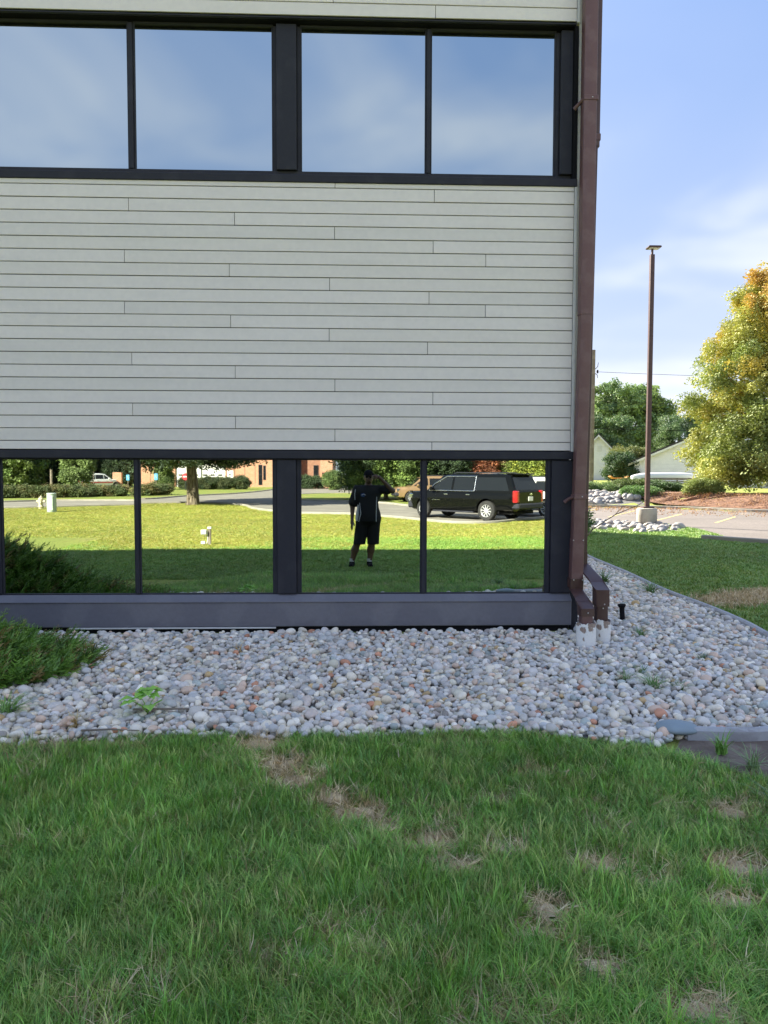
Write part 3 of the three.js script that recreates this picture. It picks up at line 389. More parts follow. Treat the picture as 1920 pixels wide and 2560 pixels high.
// ---------------------------------------------------------------- plants
function leafClump(seed, n, R, size, droop = 0.2) {            // a handful of folded leaves
  const r = rng(seed), pos = [], nor = [];
  for (let i = 0; i < n; i++) {
    const d = V3(r() - 0.5, r() - 0.5, r() - 0.5).normalize().multiplyScalar(R * Math.cbrt(r())), a = V3(r() - 0.5, (r() - 0.5) * 0.7 - droop, r() - 0.5).normalize(), up = V3(r() - 0.5, 0.9 + r() * 0.5, r() - 0.5), w = V3().crossVectors(a, up).normalize(), s = size * (0.65 + 0.7 * r()), n0 = V3().crossVectors(w, a).normalize();
    const tip = d.clone().addScaledVector(a, s), mid = d.clone().addScaledVector(a, s * 0.45).addScaledVector(n0, -s * 0.1), l = d.clone().addScaledVector(a, s * 0.45).addScaledVector(w, s * 0.36), q = d.clone().addScaledVector(a, s * 0.45).addScaledVector(w, -s * 0.36);
    for (const [A, B, C] of [[d, l, mid], [l, tip, mid], [d, mid, q], [mid, tip, q]]) pos.push(A.x, A.y, A.z, B.x, B.y, B.z, C.x, C.y, C.z);
  }
  const g = new THREE.BufferGeometry(); g.setAttribute('position', new THREE.Float32BufferAttribute(pos, 3)); g.computeVertexNormals(); return g;
}
function spray(seed, len) {                                     // juniper spray: scale-like twigs along a bent stem
  const r = rng(seed), pos = []; const tri = (a, b, c) => pos.push(...a.toArray(), ...b.toArray(), ...c.toArray());
  for (let i = 0; i < 34; i++) {
    const t = i / 34, c = V3(len * t, 0.28 * len * t * t * (r() * 0.4 + 0.8), (r() - 0.5) * 0.01), s = len * (0.34 * (1 - t) + 0.07) * (0.7 + 0.6 * r()), side = i % 2 ? 1 : -1, d = V3(0.75, (r() - 0.35) * 0.9, side * (0.5 + 0.5 * r())).normalize(), w = V3(r() - 0.5, r() - 0.5, r() - 0.5).cross(d).normalize().multiplyScalar(s * 0.085);
    const e = c.clone().addScaledVector(d, s); tri(c.clone().add(w), c.clone().sub(w), e);
    for (let k = 0; k < 2; k++) { const b = c.clone().addScaledVector(d, s * (0.35 + 0.3 * k)), f = V3(d.x + (r() - 0.5), d.y + (r() - 0.3), d.z + (r() - 0.5)).normalize(); tri(b.clone().add(w), b.clone().sub(w), b.clone().addScaledVector(f, s * 0.45)); }
  }
  const g = new THREE.BufferGeometry(); g.setAttribute('position', new THREE.Float32BufferAttribute(pos, 3)); g.computeVertexNormals(); return g;
}
const CL = { big: leafClump(1, 34, 0.42, 0.20), mid: leafClump(2, 36, 0.30, 0.13), small: leafClump(3, 34, 0.17, 0.065), far: leafClump(4, 26, 0.62, 0.36), needle: leafClump(5, 40, 0.26, 0.10, -0.3) };
function leaves(parent, geo, list, name = 'crown', mat = M.leafMat) { const im = new THREE.InstancedMesh(geo, mat, list.length), m = new THREE.Matrix4(), q = new THREE.Quaternion(), e = new THREE.Euler(), c = new THREE.Color(); im.name = name; im.userData.kind = 'stuff'; list.forEach((o, i) => { im.setMatrixAt(i, m.compose(V3(...o.p), q.setFromEuler(e.set(...o.e)), V3(o.s, o.s, o.s))); im.setColorAt(i, c.setRGB(...o.c)); }); im.castShadow = im.receiveShadow = true; parent.add(im); return im; }
function crownPoints(r, C, n, per, rc, cols, shell = 0.5, sc = 1) {  // clusters in an ellipsoid, each a loose pad of clumps; colours belong to the cluster
  const out = [], centres = [];
  for (let i = 0; i < n; i++) {
    const d = V3(r() - 0.5, r() - 0.5, r() - 0.5).normalize(), k = mix(shell, 1, Math.pow(r(), 0.6)); const co = C.cone ? mix(1 + C.cone * 0.4, 1 - C.cone, (d.y * k + 1) / 2) : 1, cx = C.x + d.x * C.rx * k * co, cy = C.y + d.y * C.ry * k, cz = C.z + d.z * C.rz * k * co; if (C.floor !== undefined && cy < C.floor) { continue; }
    centres.push(V3(cx, cy, cz)); const base = cols(d.multiplyScalar(k), r), R = rc * (0.6 + 0.8 * r());
    for (let j = 0; j < per; j++) { const v = V3(r() - 0.5, r() - 0.5, r() - 0.5).normalize().multiplyScalar(R * Math.cbrt(r())); out.push({ p: [cx + v.x, cy + v.y * 0.6, cz + v.z], e: [(r() - 0.5) * 0.9, r() * 6.28, (r() - 0.5) * 0.9], s: sc * (0.75 + 0.5 * r()), c: lin(base, 0.82 + 0.36 * r()) }); }
  }
  return [out, centres];
}
const ramp = (...cols) => (d, r) => { const i = Math.floor(r() * cols.length); return lin(cols[i], 0.85 + 0.3 * r()); };
function tree(name, label, x, z, o) {
  const r = rng(o.seed), y = ground(x, z), t = thing(name, label, o.category || 'tree', [x, y, z], 0, o.group), C = { x: o.cx || 0, y: o.cy, z: o.cz || 0, rx: o.rx, ry: o.ry, rz: o.rz || o.rx, floor: o.floor, cone: o.cone };
  const [pts, cen] = crownPoints(r, C, o.n, o.per, o.rc, o.cols, o.shell ?? 0.45, o.sc || 1);
  const th = o.trunk ?? (o.cy - o.ry * 0.35), tr = o.tr || 0.16, bend = (r() - 0.5) * 0.3;
  const g = [taper([[0, -0.15, 0], [0.01, 0.12, 0], [bend * 0.3, th * 0.5, 0.05], [bend, th, 0], [bend + C.x * 0.6, mix(th, C.y + C.ry * 0.6, 0.8), C.z * 0.6]], [tr * 1.7, tr * 1.12, tr * 0.95, tr * 0.85, tr * 0.2], 12)];
  for (let i = 0; i < (o.limbs ?? 14) && i < cen.length; i++) { const e = cen[Math.floor(i / (o.limbs ?? 14) * cen.length)], s = V3(bend, th * (0.85 + 0.4 * r()), 0), m = s.clone().lerp(e, 0.45); m.y += 0.25 * (r() - 0.2) * C.ry; g.push(taper([s, m, e], [tr * 0.45, tr * 0.28, tr * 0.06], 7)); }
  part('trunk', g, o.bark || M.bark, t);
  leaves(t, o.geo || CL.mid, pts); return t;
}
function shrub(name, label, x, z, o) {
  const r = rng(o.seed), t = thing(name, label, o.category || 'shrub', [x, ground(x, z), z], 0, o.group);
  const [pts, cen] = crownPoints(r, { x: 0, y: o.h * 0.5, z: 0, rx: o.rx, ry: o.h * 0.46, rz: o.rz || o.rx, floor: 0.05 }, o.n, o.per, o.rc, o.cols, o.shell ?? 0.4, o.sc || 1);
  part('stem', cen.slice(0, 9).map((c) => taper([[c.x * 0.15, -0.05, c.z * 0.15], [c.x * 0.5, c.y * 0.5, c.z * 0.5], c], [0.022, 0.015, 0.005], 6)), M.bark, t);
  leaves(t, o.geo || CL.small, pts, 'foliage'); return t;
}
{ // juniper at the left of the bed
  const r = rng(9), J = thing('juniper_bush', 'low spreading green juniper bush at the left end of the pebble bed', 'bush', [-4.85, ground(-4.85, 1.15), 1.15]), pts = [], g1 = spray(3, 0.26), stems = [];
  const H = (x, z) => { const u = x / 2.75, v = z / 1.1; const q = u * u + v * v; return q > 1 ? -1 : 0.86 * Math.pow(1 - q, 1.8) * (0.8 + 0.4 * fbm(x * 1.6 + 5, z * 1.6 + 5, 3, 3)); };
  for (let i = 0; i < 7600; i++) { const x = (r() - 0.5) * 5.5, z = (r() - 0.5) * 2.2, h = H(x, z); if (h < 0) continue; const k = r() < 0.75 ? 0.8 + 0.25 * r() : r(), a = Math.atan2(z * 1.6, x) + (r() - 0.5) * 1.8; pts.push({ p: [x, Math.max(0.03, h * k), z], e: [(r() - 0.5) * 1.0, -a, 0.05 + r() * 0.65], s: 0.5 + 0.65 * r(), c: lin([[0.17, 0.33, 0.05], [0.13, 0.26, 0.045], [0.22, 0.37, 0.06], [0.10, 0.20, 0.04], [0.25, 0.19, 0.065]][Math.floor(Math.pow(r(), 1.3) * 5)], 0.8 + 0.5 * r()) }); }
  for (let i = 0; i < 26; i++) { const a = r() * 6.283, x = Math.cos(a) * 2.1 * r(), z = Math.sin(a) * 1.1 * r(), h = Math.max(0.05, H(x, z)); stems.push(taper([[0, 0, 0], [x * 0.5, h * 0.45, z * 0.5], [x, h * 0.85, z]], [0.03, 0.02, 0.006], 6)); }
  part('stem', stems, M.bark, J); leaves(J, g1, pts, 'foliage', M.bladeMat);
}
function weed(name, label, x, z, n, len, wid, col, seed, lean = 1.2, group) { const g = tuft(seed, n, len, wid, 0.018 + len * 0.08, lean), m = M.bladeMat.clone(); m.color.setRGB(...col); const o = part(name, g, m); o.position.set(x, ground(x, z) + 0.012, z); return tag(o, label, 'weed', group); }
const W = 'weeds growing through the pebbles';
weed('weed', 'grassy weed clump by the edging far behind the drain pipes', 3.25, -2.85, 60, 0.24, 0.012, [0.15, 0.27, 0.08], 301, 1.2, W);
weed('weed', 'grassy weed against the inner side of the edging', 3.5, -1.95, 60, 0.24, 0.012, [0.13, 0.25, 0.07], 302, 1.2, W);
weed('weed', 'small green weed right of the two drain pipes', 2.52, 0.3, 36, 0.13, 0.007, [0.15, 0.28, 0.08], 303, 1.1, W);
weed('weed', 'largest grassy weed in the middle of the right-hand pebbles', 2.06, 1.72, 90, 0.17, 0.006, [0.17, 0.32, 0.09], 304, 1.2, W);
weed('weed', 'pale weed just left of the largest grassy weed', 1.93, 1.55, 50, 0.13, 0.007, [0.22, 0.34, 0.14], 305, 1.3, W);
weed('weed', 'small weed just right of the largest grassy weed', 2.24, 1.72, 40, 0.11, 0.006, [0.13, 0.26, 0.08], 306, 1.2, W);
weed('weed', 'thin weed behind the largest grassy weed', 2.13, 1.35, 26, 0.12, 0.006, [0.17, 0.29, 0.10], 307, 1.2, W);
weed('weed', 'dark little weed near the right picture edge in the pebbles', 2.72, 1.05, 30, 0.10, 0.007, [0.09, 0.18, 0.06], 308, 1.2, W);
weed('weed', 'bright green upright weed on the bare soil', 2.03, 2.76, 44, 0.15, 0.010, [0.19, 0.40, 0.07], 309, 0.6, W);
weed('weed', 'pale sprawling weed on the bare soil beside the lawn', 2.1, 2.96, 50, 0.14, 0.006, [0.22, 0.33, 0.13], 310, 1.3, W);
weed('weed', 'single broad blade at the corner of lawn and pebbles', 1.69, 2.66, 3, 0.12, 0.014, [0.30, 0.48, 0.16], 311, 0.2, W);
weed('straw_clump', 'dry straw tuft in the pebbles near the building', -0.97, 0.73, 40, 0.11, 0.006, [0.52, 0.36, 0.14], 312, 1.6);
weed('straw_clump', 'dry straw tuft at the lawn edge below the juniper', -1.72, 2.28, 60, 0.12, 0.006, [0.58, 0.44, 0.20], 313, 1.7);
weed('weed', 'dark green coarse grass clump at the right edge of the lawn', 1.98, 3.42, 70, 0.19, 0.008, [0.10, 0.20, 0.06], 314, 1.3, W);
weed('weed', 'green weed at the left picture edge below the juniper', -2.2, 2.1, 80, 0.18, 0.010, [0.19, 0.36, 0.08], 315, 1.3, W);
{ // leafy weed
  const t = thing('leafy_weed', 'bright lime leafy weed alone in the pebbles below the left windows', 'weed', [-1.33, ground(-1.33, 2.1) + 0.03, 2.1], 0, W), r = rng(55), m = M.leafMat.clone(); m.color.setRGB(0.32, 0.62, 0.09);
  part('stem', Array.from({ length: 7 }, (_, i) => taper([[0, 0, 0], [Math.cos(i) * 0.03, 0.04, Math.sin(i) * 0.03], [Math.cos(i) * 0.07, 0.06, Math.sin(i) * 0.07]], [0.003, 0.002, 0.0015], 5)), m, t);
  for (let i = 0; i < 22; i++) { const a = r() * 6.28, R = 0.02 + 0.08 * r(), s = 0.066 * (0.7 + 0.6 * r()), g = new THREE.BufferGeometry(), d = [Math.cos(a), Math.sin(a)], w = [-d[1], d[0]], y = 0.035 + 0.06 * (1 - R * 8) + 0.03 * r(), P = (u, v, h) => [d[0] * (R + u * s) + w[0] * v * s, y + h * s, d[1] * (R + u * s) + w[1] * v * s]; const q = [P(-0.5, 0, 0), P(0, 0.4, 0.15), P(0.55, 0, -0.1), P(0, -0.4, 0.15), P(0, 0, 0.02)], pos = []; for (const [A, B, C] of [[0, 1, 4], [1, 2, 4], [2, 3, 4], [3, 0, 4]]) pos.push(...q[A], ...q[B], ...q[C]); g.setAttribute('position', new THREE.Float32BufferAttribute(pos, 3)); g.computeVertexNormals(); part('leaf', g, m, t); } t.scale.setScalar(1.35);
}
for (const [lab, a, b] of [['long thin dead twig lying on the pebbles left of centre', [-1.42, 2.09], [-0.78, 2.13]], ['short dead twig at the lawn edge under the straw tuft', [-1.62, 2.43], [-1.28, 2.44]]]) { const y = (p) => ground(...p) + 0.05; tag(part('twig', taper([[a[0], y(a), a[1]], [(a[0] + b[0]) / 2, y(a) + 0.012, (a[1] + b[1]) / 2 + 0.015], [b[0], y(b), b[1]]], [0.007, 0.006, 0.003], 6), M.wood), lab, 'twig'); }

// ---------------------------------------------------------------- right-hand background
{ // light pole in the car park
  const p = thing('light_pole', 'tall brown square light pole on a round concrete base in the car park', 'lamp post', [9.04, 0.15, -16.1]);
  part('concrete_base', lathe([[0, 0.55], [0.28, 0.55], [0.305, 0.52], [0.31, -0.25], [0, -0.25]], 32), M.conc, p);
  part('base_plate', bx(-0.17, 0.17, 0.552, 0.60, -0.17, 0.17, 0.01), M.brownDark, p);
  part('pole', rectTube([[0, 8.35, 0], [0, 0.6, 0]], 0.135, 0.135, 0.02), M.brownDark, p);
  const h = part('lamp_head', [rectTube([[0, 8.55, 0], [0, 8.33, 0]], 0.06, 0.06, 0.01), bx(-0.16, 0.24, 8.54, 8.60, -0.16, 0.16, 0.02)], M.brownDark, p); part('lens', bx(-0.1, 0.2, 8.53, 8.542, -0.12, 0.12, 0.003), M.trim, h);
}
{ // stones round the pole
  const bedR = struct('rock_bed', drape([[4.8, -18.5], [7.6, -18.3], [9.5, -17.1], [9.6, -14.6], [9.0, -13.3], [8.2, -12.7], [7.4, -12.5], [6.6, -13.4], [4.7, -14.6]], 0.01, 1), M.bed), r = rng(31);
  for (let i = 0; i < 300; i++) { const x = mix(5.2, 9.5, r()), z = mix(-18.2, -12.6, r()); if (!inPoly(x, z, [[4.8, -18.4], [7.6, -18.2], [9.4, -17.0], [9.5, -14.6], [8.9, -13.4], [8.2, -12.8], [7.4, -12.6], [6.7, -13.5], [4.9, -14.6]]) || Math.hypot(x - 9.04, z + 16.1) < 0.38) continue; rock(x, z, 0.085 + 0.09 * r() * r(), 400 + i, rockMats[Math.floor(r() * 4)], bedR, 'rock', 0.4); }
  const bank = struct('rock_bank', drape(spline([[3, -30], [11.4, -30], [13.4, -29.4], [14.2, -29.3]], 16).concat([[14.2, -32], [12, -34], [3, -34]]), 0.02, 0.6), M.bed);
  for (let i = 0; i < 290; i++) { const t = r(), x = mix(9.8, 14.4, r()), z = mix(-30.0, -33.2, t); if (x > 13.2 && r() < 0.5) continue; rock(x, z, 0.13 + 0.13 * r(), 900 + i, rockMats[Math.floor(r() * 4)], bank, 'rock', 0.4); }
}
tag(part('landscape_timbers', [bx(-0.5, 0.5, 0.0, 0.16, -0.1, 0.1, 0.01), bx(-0.42, 0.5, 0.162, 0.32, -0.1, 0.09, 0.01), bx(-0.5, 0.46, 0.322, 0.48, -0.1, 0.1, 0.01)].map((g) => g.rotateY(0.25).translate(6.9, ground(6.9, -17.3) - 0.02, -17.3)), M.wood), 'short stack of weathered timbers just right of the downspouts', 'timber');
shrub('variegated_shrub', 'pale leafy shrub peeping out right of the downspouts', 5.35, -12.4, { seed: 71, h: 0.85, rx: 0.65, n: 30, per: 14, rc: 0.2, cols: ramp([0.26, 0.36, 0.20], [0.18, 0.30, 0.10], [0.34, 0.42, 0.27]) });
tag(part('bare_branch', [taper([[4.45, ground(4.4, -8) + 0.02, -8], [4.75, 0.62, -8.1], [5.25, 0.92, -8.2], [5.75, 1.12, -8.25], [6.1, 1.32, -8.3]], [0.016, 0.013, 0.010, 0.007, 0.004], 6), taper([[5.25, 0.92, -8.2], [5.42, 1.1, -8.2], [5.5, 1.12, -8.2]], [0.008, 0.006, 0.003], 5)], M.bark), 'bare slanting branch sticking out right of the downspouts', 'branch');
// garages and houses beyond the car park
function clapboard(x0, x1, y0, y1, z, step = 0.2) { const o = []; for (let y = y0; y < y1 - 0.01; y += step) o.push(bx(x0, x1, y + 0.004, Math.min(y + step, y1), z - 0.03, z, 0.004)); return o; }
function gableHouse(label, x, z, w, d, eave, ridge, over, base, turn, trimW) {
  const h = thing('house', label, 'house', [x, base, z], turn);
  part('wall', [ext([[-w / 2, -0.6], [w / 2, -0.6], [w / 2, eave], [0, ridge - 0.05], [-w / 2, eave]], d).translate(0, 0, -d)], M.houseWhite, h);
  const face = []; for (let y = 0; y < ridge - 0.2; y += 0.2) { const hw = y + 0.2 <= eave ? w / 2 : (w / 2) * (ridge - y - 0.2) / (ridge - eave); if (hw > 0.1) face.push(bx(-hw, hw, y + 0.012, y + 0.2, 0.002, 0.03, 0.004)); }
  for (const g of face) part('siding_board', g, M.houseWhite, h);
  const k = (ridge - eave) / (w / 2), L = w / 2 + over;
  part('roof', [-1, 1].map((s) => ext([[0, ridge + 0.02], [s * L, ridge + 0.02 - k * L], [s * L, ridge + 0.16 - k * L], [0, ridge + 0.18]], d + 0.6).translate(0, 0, -d - 0.25)), M.roof, h);
  part('fascia', [-1, 1].map((s) => ext([[0, ridge - 0.16], [s * L, ridge - 0.16 - k * L], [s * L, ridge + 0.015 - k * L], [0, ridge + 0.015]], 0.04).translate(0, 0, 0.33)), M.trim, h);
  return h;
}
{ const g = gableHouse('white garage with a steep gable behind the utility pole', 22.9, -63.25, 3.7, 6, 2.35, 4.3, 0.12, 1.2, -0.33); part('louvre_vent', Array.from({ length: 6 }, (_, i) => bx(-0.12, 0.32, 2.72 + i * 0.1, 2.78 + i * 0.1, 0.03, 0.06, 0.005)), M.trim, g); part('door', bx(0.65, 1.25, 0, 1.95, 0.03, 0.07, 0.01), M.trim, g); }
gableHouse('low white house with a dark roof edge behind the yellow tree', 28.0, -51.25, 11.6, 8, 1.85, 4.35, 0.45, 0.95, -0.47);
{ const h = thing('shed', 'long low white sided shed under the yellow tree', 'shed', [28.0, 0.4, -41.25], -0.5); part('wall', bx(-3.2, 9, -0.5, 2.3, -4, -0.03, 0.01), M.houseWhite, h); for (let i = 0; i < 11; i++) part('siding_board', bx(-3.2, 9, i * 0.2 + 0.008, i * 0.2 + 0.2, -0.028, 0, 0.004), M.houseWhite, h); part('roof', bx(-3.5, 9.3, 2.3, 2.5, -4.3, 0.3, 0.02), M.roof, h); }
{ const c = thing('canoe', 'white canoe lying upside down on a wooden rack', 'canoe', [21.9, 1.5, -45.25]); const n = 24, hull = []; const pos = []; for (let i = 0; i <= n; i++) { const t = i / n * 2 - 1, w = 0.42 * Math.pow(Math.max(0, 1 - t * t * t * t), 0.6), hgt = 0.40 - 0.04 * t * t, yb = -0.10 * t * t * t * t * 2; const ring = []; for (let k = 0; k <= 10; k++) { const a = k / 10 * Math.PI; ring.push([t * 2.55, yb + Math.pow(Math.sin(a), 0.75) * hgt, Math.cos(a) * w]); } hull.push(ring); } for (let i = 0; i < n; i++) for (let k = 0; k < 10; k++) { const a = hull[i][k], b = hull[i][k + 1], q = hull[i + 1][k + 1], e = hull[i + 1][k]; pos.push(...a, ...b, ...q, ...a, ...q, ...e); } let g = new THREE.BufferGeometry(); g.setAttribute('position', new THREE.Float32BufferAttribute(pos, 3)); g = mergeVertices(g, 1e-4); g.computeVertexNormals(); const cm = flat([0.75, 0.76, 0.75], 0.3); cm.side = THREE.DoubleSide; part('hull', g, cm, c); part('gunwale', [-1, 1].map((s) => taper(hull.map((q) => [q[0][0], q[0][1], q[0][2] * s]), hull.map(() => 0.018), 6)), M.wood, c);
  const k = thing('canoe_rack', 'grey wooden pallet rack under the white canoe', 'rack', [21.9, 0.86, -45.25]); for (let i = 0; i < 4; i++) part('slat', bx(-1.9, 1.7, 0.05 + i * 0.15, 0.13 + i * 0.15, 0.42, 0.46, 0.005), M.wood, k); for (const x of [-1.85, -0.6, 0.6, 1.6]) part('post', bx(x, x + 0.09, -0.1, 0.6, 0.36, 0.418, 0.005), M.wood, k); part('rail', [bx(-1.9, 1.7, 0.59, 0.65, -0.3, 0.4, 0.01)], M.wood, k); }
{ const b = thing('wheelbarrow', 'orange tray of a wheelbarrow between garage and shrub', 'wheelbarrow', [21.2, 1.15, -53.25]); const om = flat([0.62, 0.22, 0.03], 0.5); part('tray', ext([[-0.75, 0.42], [-0.5, 0.25], [0.6, 0.25], [0.8, 0.46], [0.7, 0.46], [0.55, 0.32], [-0.45, 0.32], [-0.68, 0.46]], 0.6, 0.01), om, b); part('wheel', cyl(0.18, 0.18, 0.09, 16).rotateX(1.57).translate(0.55, 0.18, 0.25), M.tyre, b); part('leg', [bx(-0.4, -0.35, -0.1, 0.26, 0.02, 0.06), bx(-0.4, -0.35, -0.1, 0.26, 0.5, 0.54)], M.black, b); }
{ const u = thing('utility_pole', 'weathered wooden utility pole right beside the brown downspouts', 'utility pole', [14.28, ground(14.4, -38.25), -38.25]); part('pole', taper([[0, -0.3, 0], [0, 4, 0], [0.02, 8.6, 0]], [0.165, 0.15, 0.125], 14), M.wood, u); part('conductor_bracket', [taper([[0.1, 7.4, 0], [0.3, 7.6, 0], [0.34, 7.85, 0]], [0.02, 0.02, 0.015], 6), taper([[0.1, 7.2, 0.05], [0.26, 7.1, 0.05], [0.3, 6.9, 0.05]], [0.02, 0.02, 0.015], 6), cyl(0.05, 0.05, 0.2, 10).translate(0.3, 7.2, 0)], M.black, u); }
for (const [y, lab, R] of [[8.0, 'topmost overhead wire above the far trees', 0.012], [6.2, 'second overhead wire from the top', 0.011], [5.75, 'third overhead wire from the top', 0.011], [4.55, 'lowest thick overhead cable by the utility pole', 0.016]]) { const pts = []; for (let i = 0; i <= 30; i++) { const t = i / 30, x = 14.5 + t * 40; pts.push([x, y + 0.9 * (4 * t * t - 2.6 * t) * 0.4 + t * 0.6, -38.3 - t * 8]); } tag(part('overhead_wire', taper(pts, pts.map(() => R), 5), M.black), lab, 'wire', 'overhead wires'); }
// trees
tree('maple_tree', 'large maple turning yellow and orange at the right edge', 22.6, -31.6, { seed: 41, cy: 5.9, rx: 6.2, ry: 7.0, rz: 5.0, cone: 0.62, n: 400, per: 20, rc: 0.85, trunk: 2.4, tr: 0.26, limbs: 34, shell: 0.35, floor: 0.75, geo: CL.mid, cols: (d, r) => { const t = clamp(0.30 + d.y * 0.36 + (r() - 0.5) * 0.7); return lin(t > 0.80 ? [0.56, 0.38, 0.085] : t > 0.52 ? [0.54, 0.46, 0.095] : t > 0.20 ? [0.42, 0.43, 0.09] : [0.27, 0.33, 0.075], 0.85 + 0.3 * r()); } });
tree('cottonwood_tree', 'big green cottonwood tree behind the light pole', 36.2, -93.25, { seed: 42, cy: 7.3, rx: 6.6, ry: 5.9, rz: 4, n: 190, per: 16, rc: 1.1, trunk: 3, tr: 0.35, limbs: 26, geo: CL.far, sc: 0.9, shell: 0.35, cols: ramp([0.27, 0.38, 0.14], [0.21, 0.32, 0.13], [0.33, 0.43, 0.16]) });
tree('spruce_tree', 'dark pointed evergreen between cottonwood and yellow maple', 35.2, -73.25, { seed: 43, cy: 3.6, rx: 2.6, ry: 4.0, n: 110, per: 14, rc: 0.7, trunk: 4, tr: 0.18, limbs: 6, geo: CL.needle, sc: 1.5, cols: ramp([0.16, 0.25, 0.10], [0.11, 0.19, 0.085], [0.19, 0.28, 0.11]) });
shrub('lilac_shrub', 'dark rounded shrub between the white garage and the low house', 22.2, -55, { seed: 44, h: 2.5, rx: 1.5, n: 90, per: 14, rc: 0.45, sc: 1.6, cols: ramp([0.05, 0.11, 0.03], [0.07, 0.14, 0.04]) });
shrub('shrub', 'yellow-green shrub peeping over the dark rounded shrub', 24.2, -59, { seed: 45, h: 3.3, rx: 1.9, n: 80, per: 12, rc: 0.5, sc: 1.8, cols: ramp([0.24, 0.26, 0.06], [0.18, 0.24, 0.06]) });
tree('tree', 'rounded dark green tree right behind the steep white garage', 26.6, -72, { seed: 46, cy: 4.0, rx: 3.1, ry: 3.2, n: 110, per: 14, rc: 0.8, trunk: 1.5, tr: 0.2, limbs: 8, geo: CL.far, sc: 0.6, cols: ramp([0.14, 0.23, 0.08], [0.18, 0.27, 0.09]) });
for (const [i, x, z, h, rx, lab, c] of [[0, 17.2, -29.6, 0.8, 0.9, 'leafy yellow-green bush at the foot of the yellow maple', [0.24, 0.30, 0.06]], [1, 20.0, -43.6, 0.42, 1.2, 'weedy green bush in front of the canoe rack', [0.12, 0.19, 0.05]], [2, 15.6, -35, 0.75, 1.1, 'tall weeds left of the light pole', [0.17, 0.24, 0.06]], [3, 18.0, -36.5, 0.5, 1.3, 'dark weeds right of the light pole', [0.08, 0.15, 0.045]], [4, 24.4, -34, 0.8, 0.8, 'small dark bush in front of the low shed', [0.06, 0.12, 0.04]], [5, 13.2, -33.6, 0.55, 1.1, 'sprawling green weeds above the rock bank', [0.16, 0.25, 0.07]], [6, 14.6, -31.0, 0.35, 1.0, 'bright ground cover on the bank behind the light pole', [0.17, 0.30, 0.08]], [7, 16.6, -38.5, 0.55, 1.5, 'pale wild grass behind the tall weeds', [0.22, 0.26, 0.08]]]) shrub('wild_bush', lab, x, z, { seed: 500 + i, h, rx, rz: rx * 0.7, n: 50, per: 14, rc: 0.26, cols: ramp(c, lin(c, 0.8), lin(c, 1.2)), group: 'wild growth beyond the car park' });
{ // fallen leaves along the far kerb of the car park
  const o = thing('leaf_litter', 'fallen orange leaves scattered along the far kerb', 'leaves'); o.userData.kind = 'stuff'; const r = rng(91), g = leafClump(77, 5, 0.10, 0.07), list = [];
  for (let i = 0; i < 1500; i++) { const t = r(), x = 10.5 + t * 14, e = bankEdge(x), z = e + 0.4 + Math.pow(r(), 2.2) * 7; if (!inPoly(x, z, lotPoly)) continue; list.push({ p: [x, ground(x, z) + 0.03, z], e: [0, r() * 6.28, 0], s: 0.6 + 0.5 * r(), c: lin([[0.45, 0.20, 0.06], [0.5, 0.30, 0.08], [0.32, 0.15, 0.06]][Math.floor(r() * 3)], 0.8 + 0.4 * r()) }); }
  for (let i = 0; i < 1200; i++) { const x = 14.6 + r() * 12, e = bankEdge(x), z = e - 0.3 - r() * 4; list.push({ p: [x, ground(x, z) + 0.16, z], e: [0, r() * 6.28, 0], s: 0.7 + 0.6 * r(), c: lin([[0.36, 0.18, 0.07], [0.45, 0.27, 0.09], [0.22, 0.11, 0.05]][Math.floor(r() * 3)], 0.8 + 0.4 * r()) }); }
  leaves(o, g, list, 'fallen_leaves');
}

// ---------------------------------------------------------------- the side of the street that the windows mirror
{ // floodlight on a stub post
  const f = thing('floodlight', 'white floodlight on a short grey post in the sunny lawn', 'floodlight', [-3.62, ground(-3.6, 11.35), 11.35]);
  part('post', [bx(-0.035, 0.035, -0.1, 0.40, -0.035, 0.035, 0.006)], M.wood, f); part('cap', bx(-0.045, 0.05, 0.40, 0.45, -0.045, 0.045, 0.006), M.white, f);
  const h = part('lamp_head', [bx(-0.19, -0.05, 0.265, 0.385, -0.11, -0.04, 0.012), taper([[-0.12, 0.27, -0.05], [-0.1, 0.22, 0.0], [-0.03, 0.22, 0.0]], [0.012, 0.012, 0.012], 6)], M.white, f); part('lens', bx(-0.178, -0.062, 0.277, 0.373, -0.116, -0.111, 0.002), flat([0.55, 0.57, 0.55], 0.1), h);
  part('junction_box', [bx(-0.2, -0.1, 0.03, 0.1, -0.06, 0.02, 0.008), taper([[-0.1, 0.06, -0.02], [-0.06, 0.05, -0.02], [-0.04, 0.12, -0.02], [-0.04, 0.36, -0.03]], [0.011, 0.011, 0.011, 0.009], 6)], M.white, f);
}
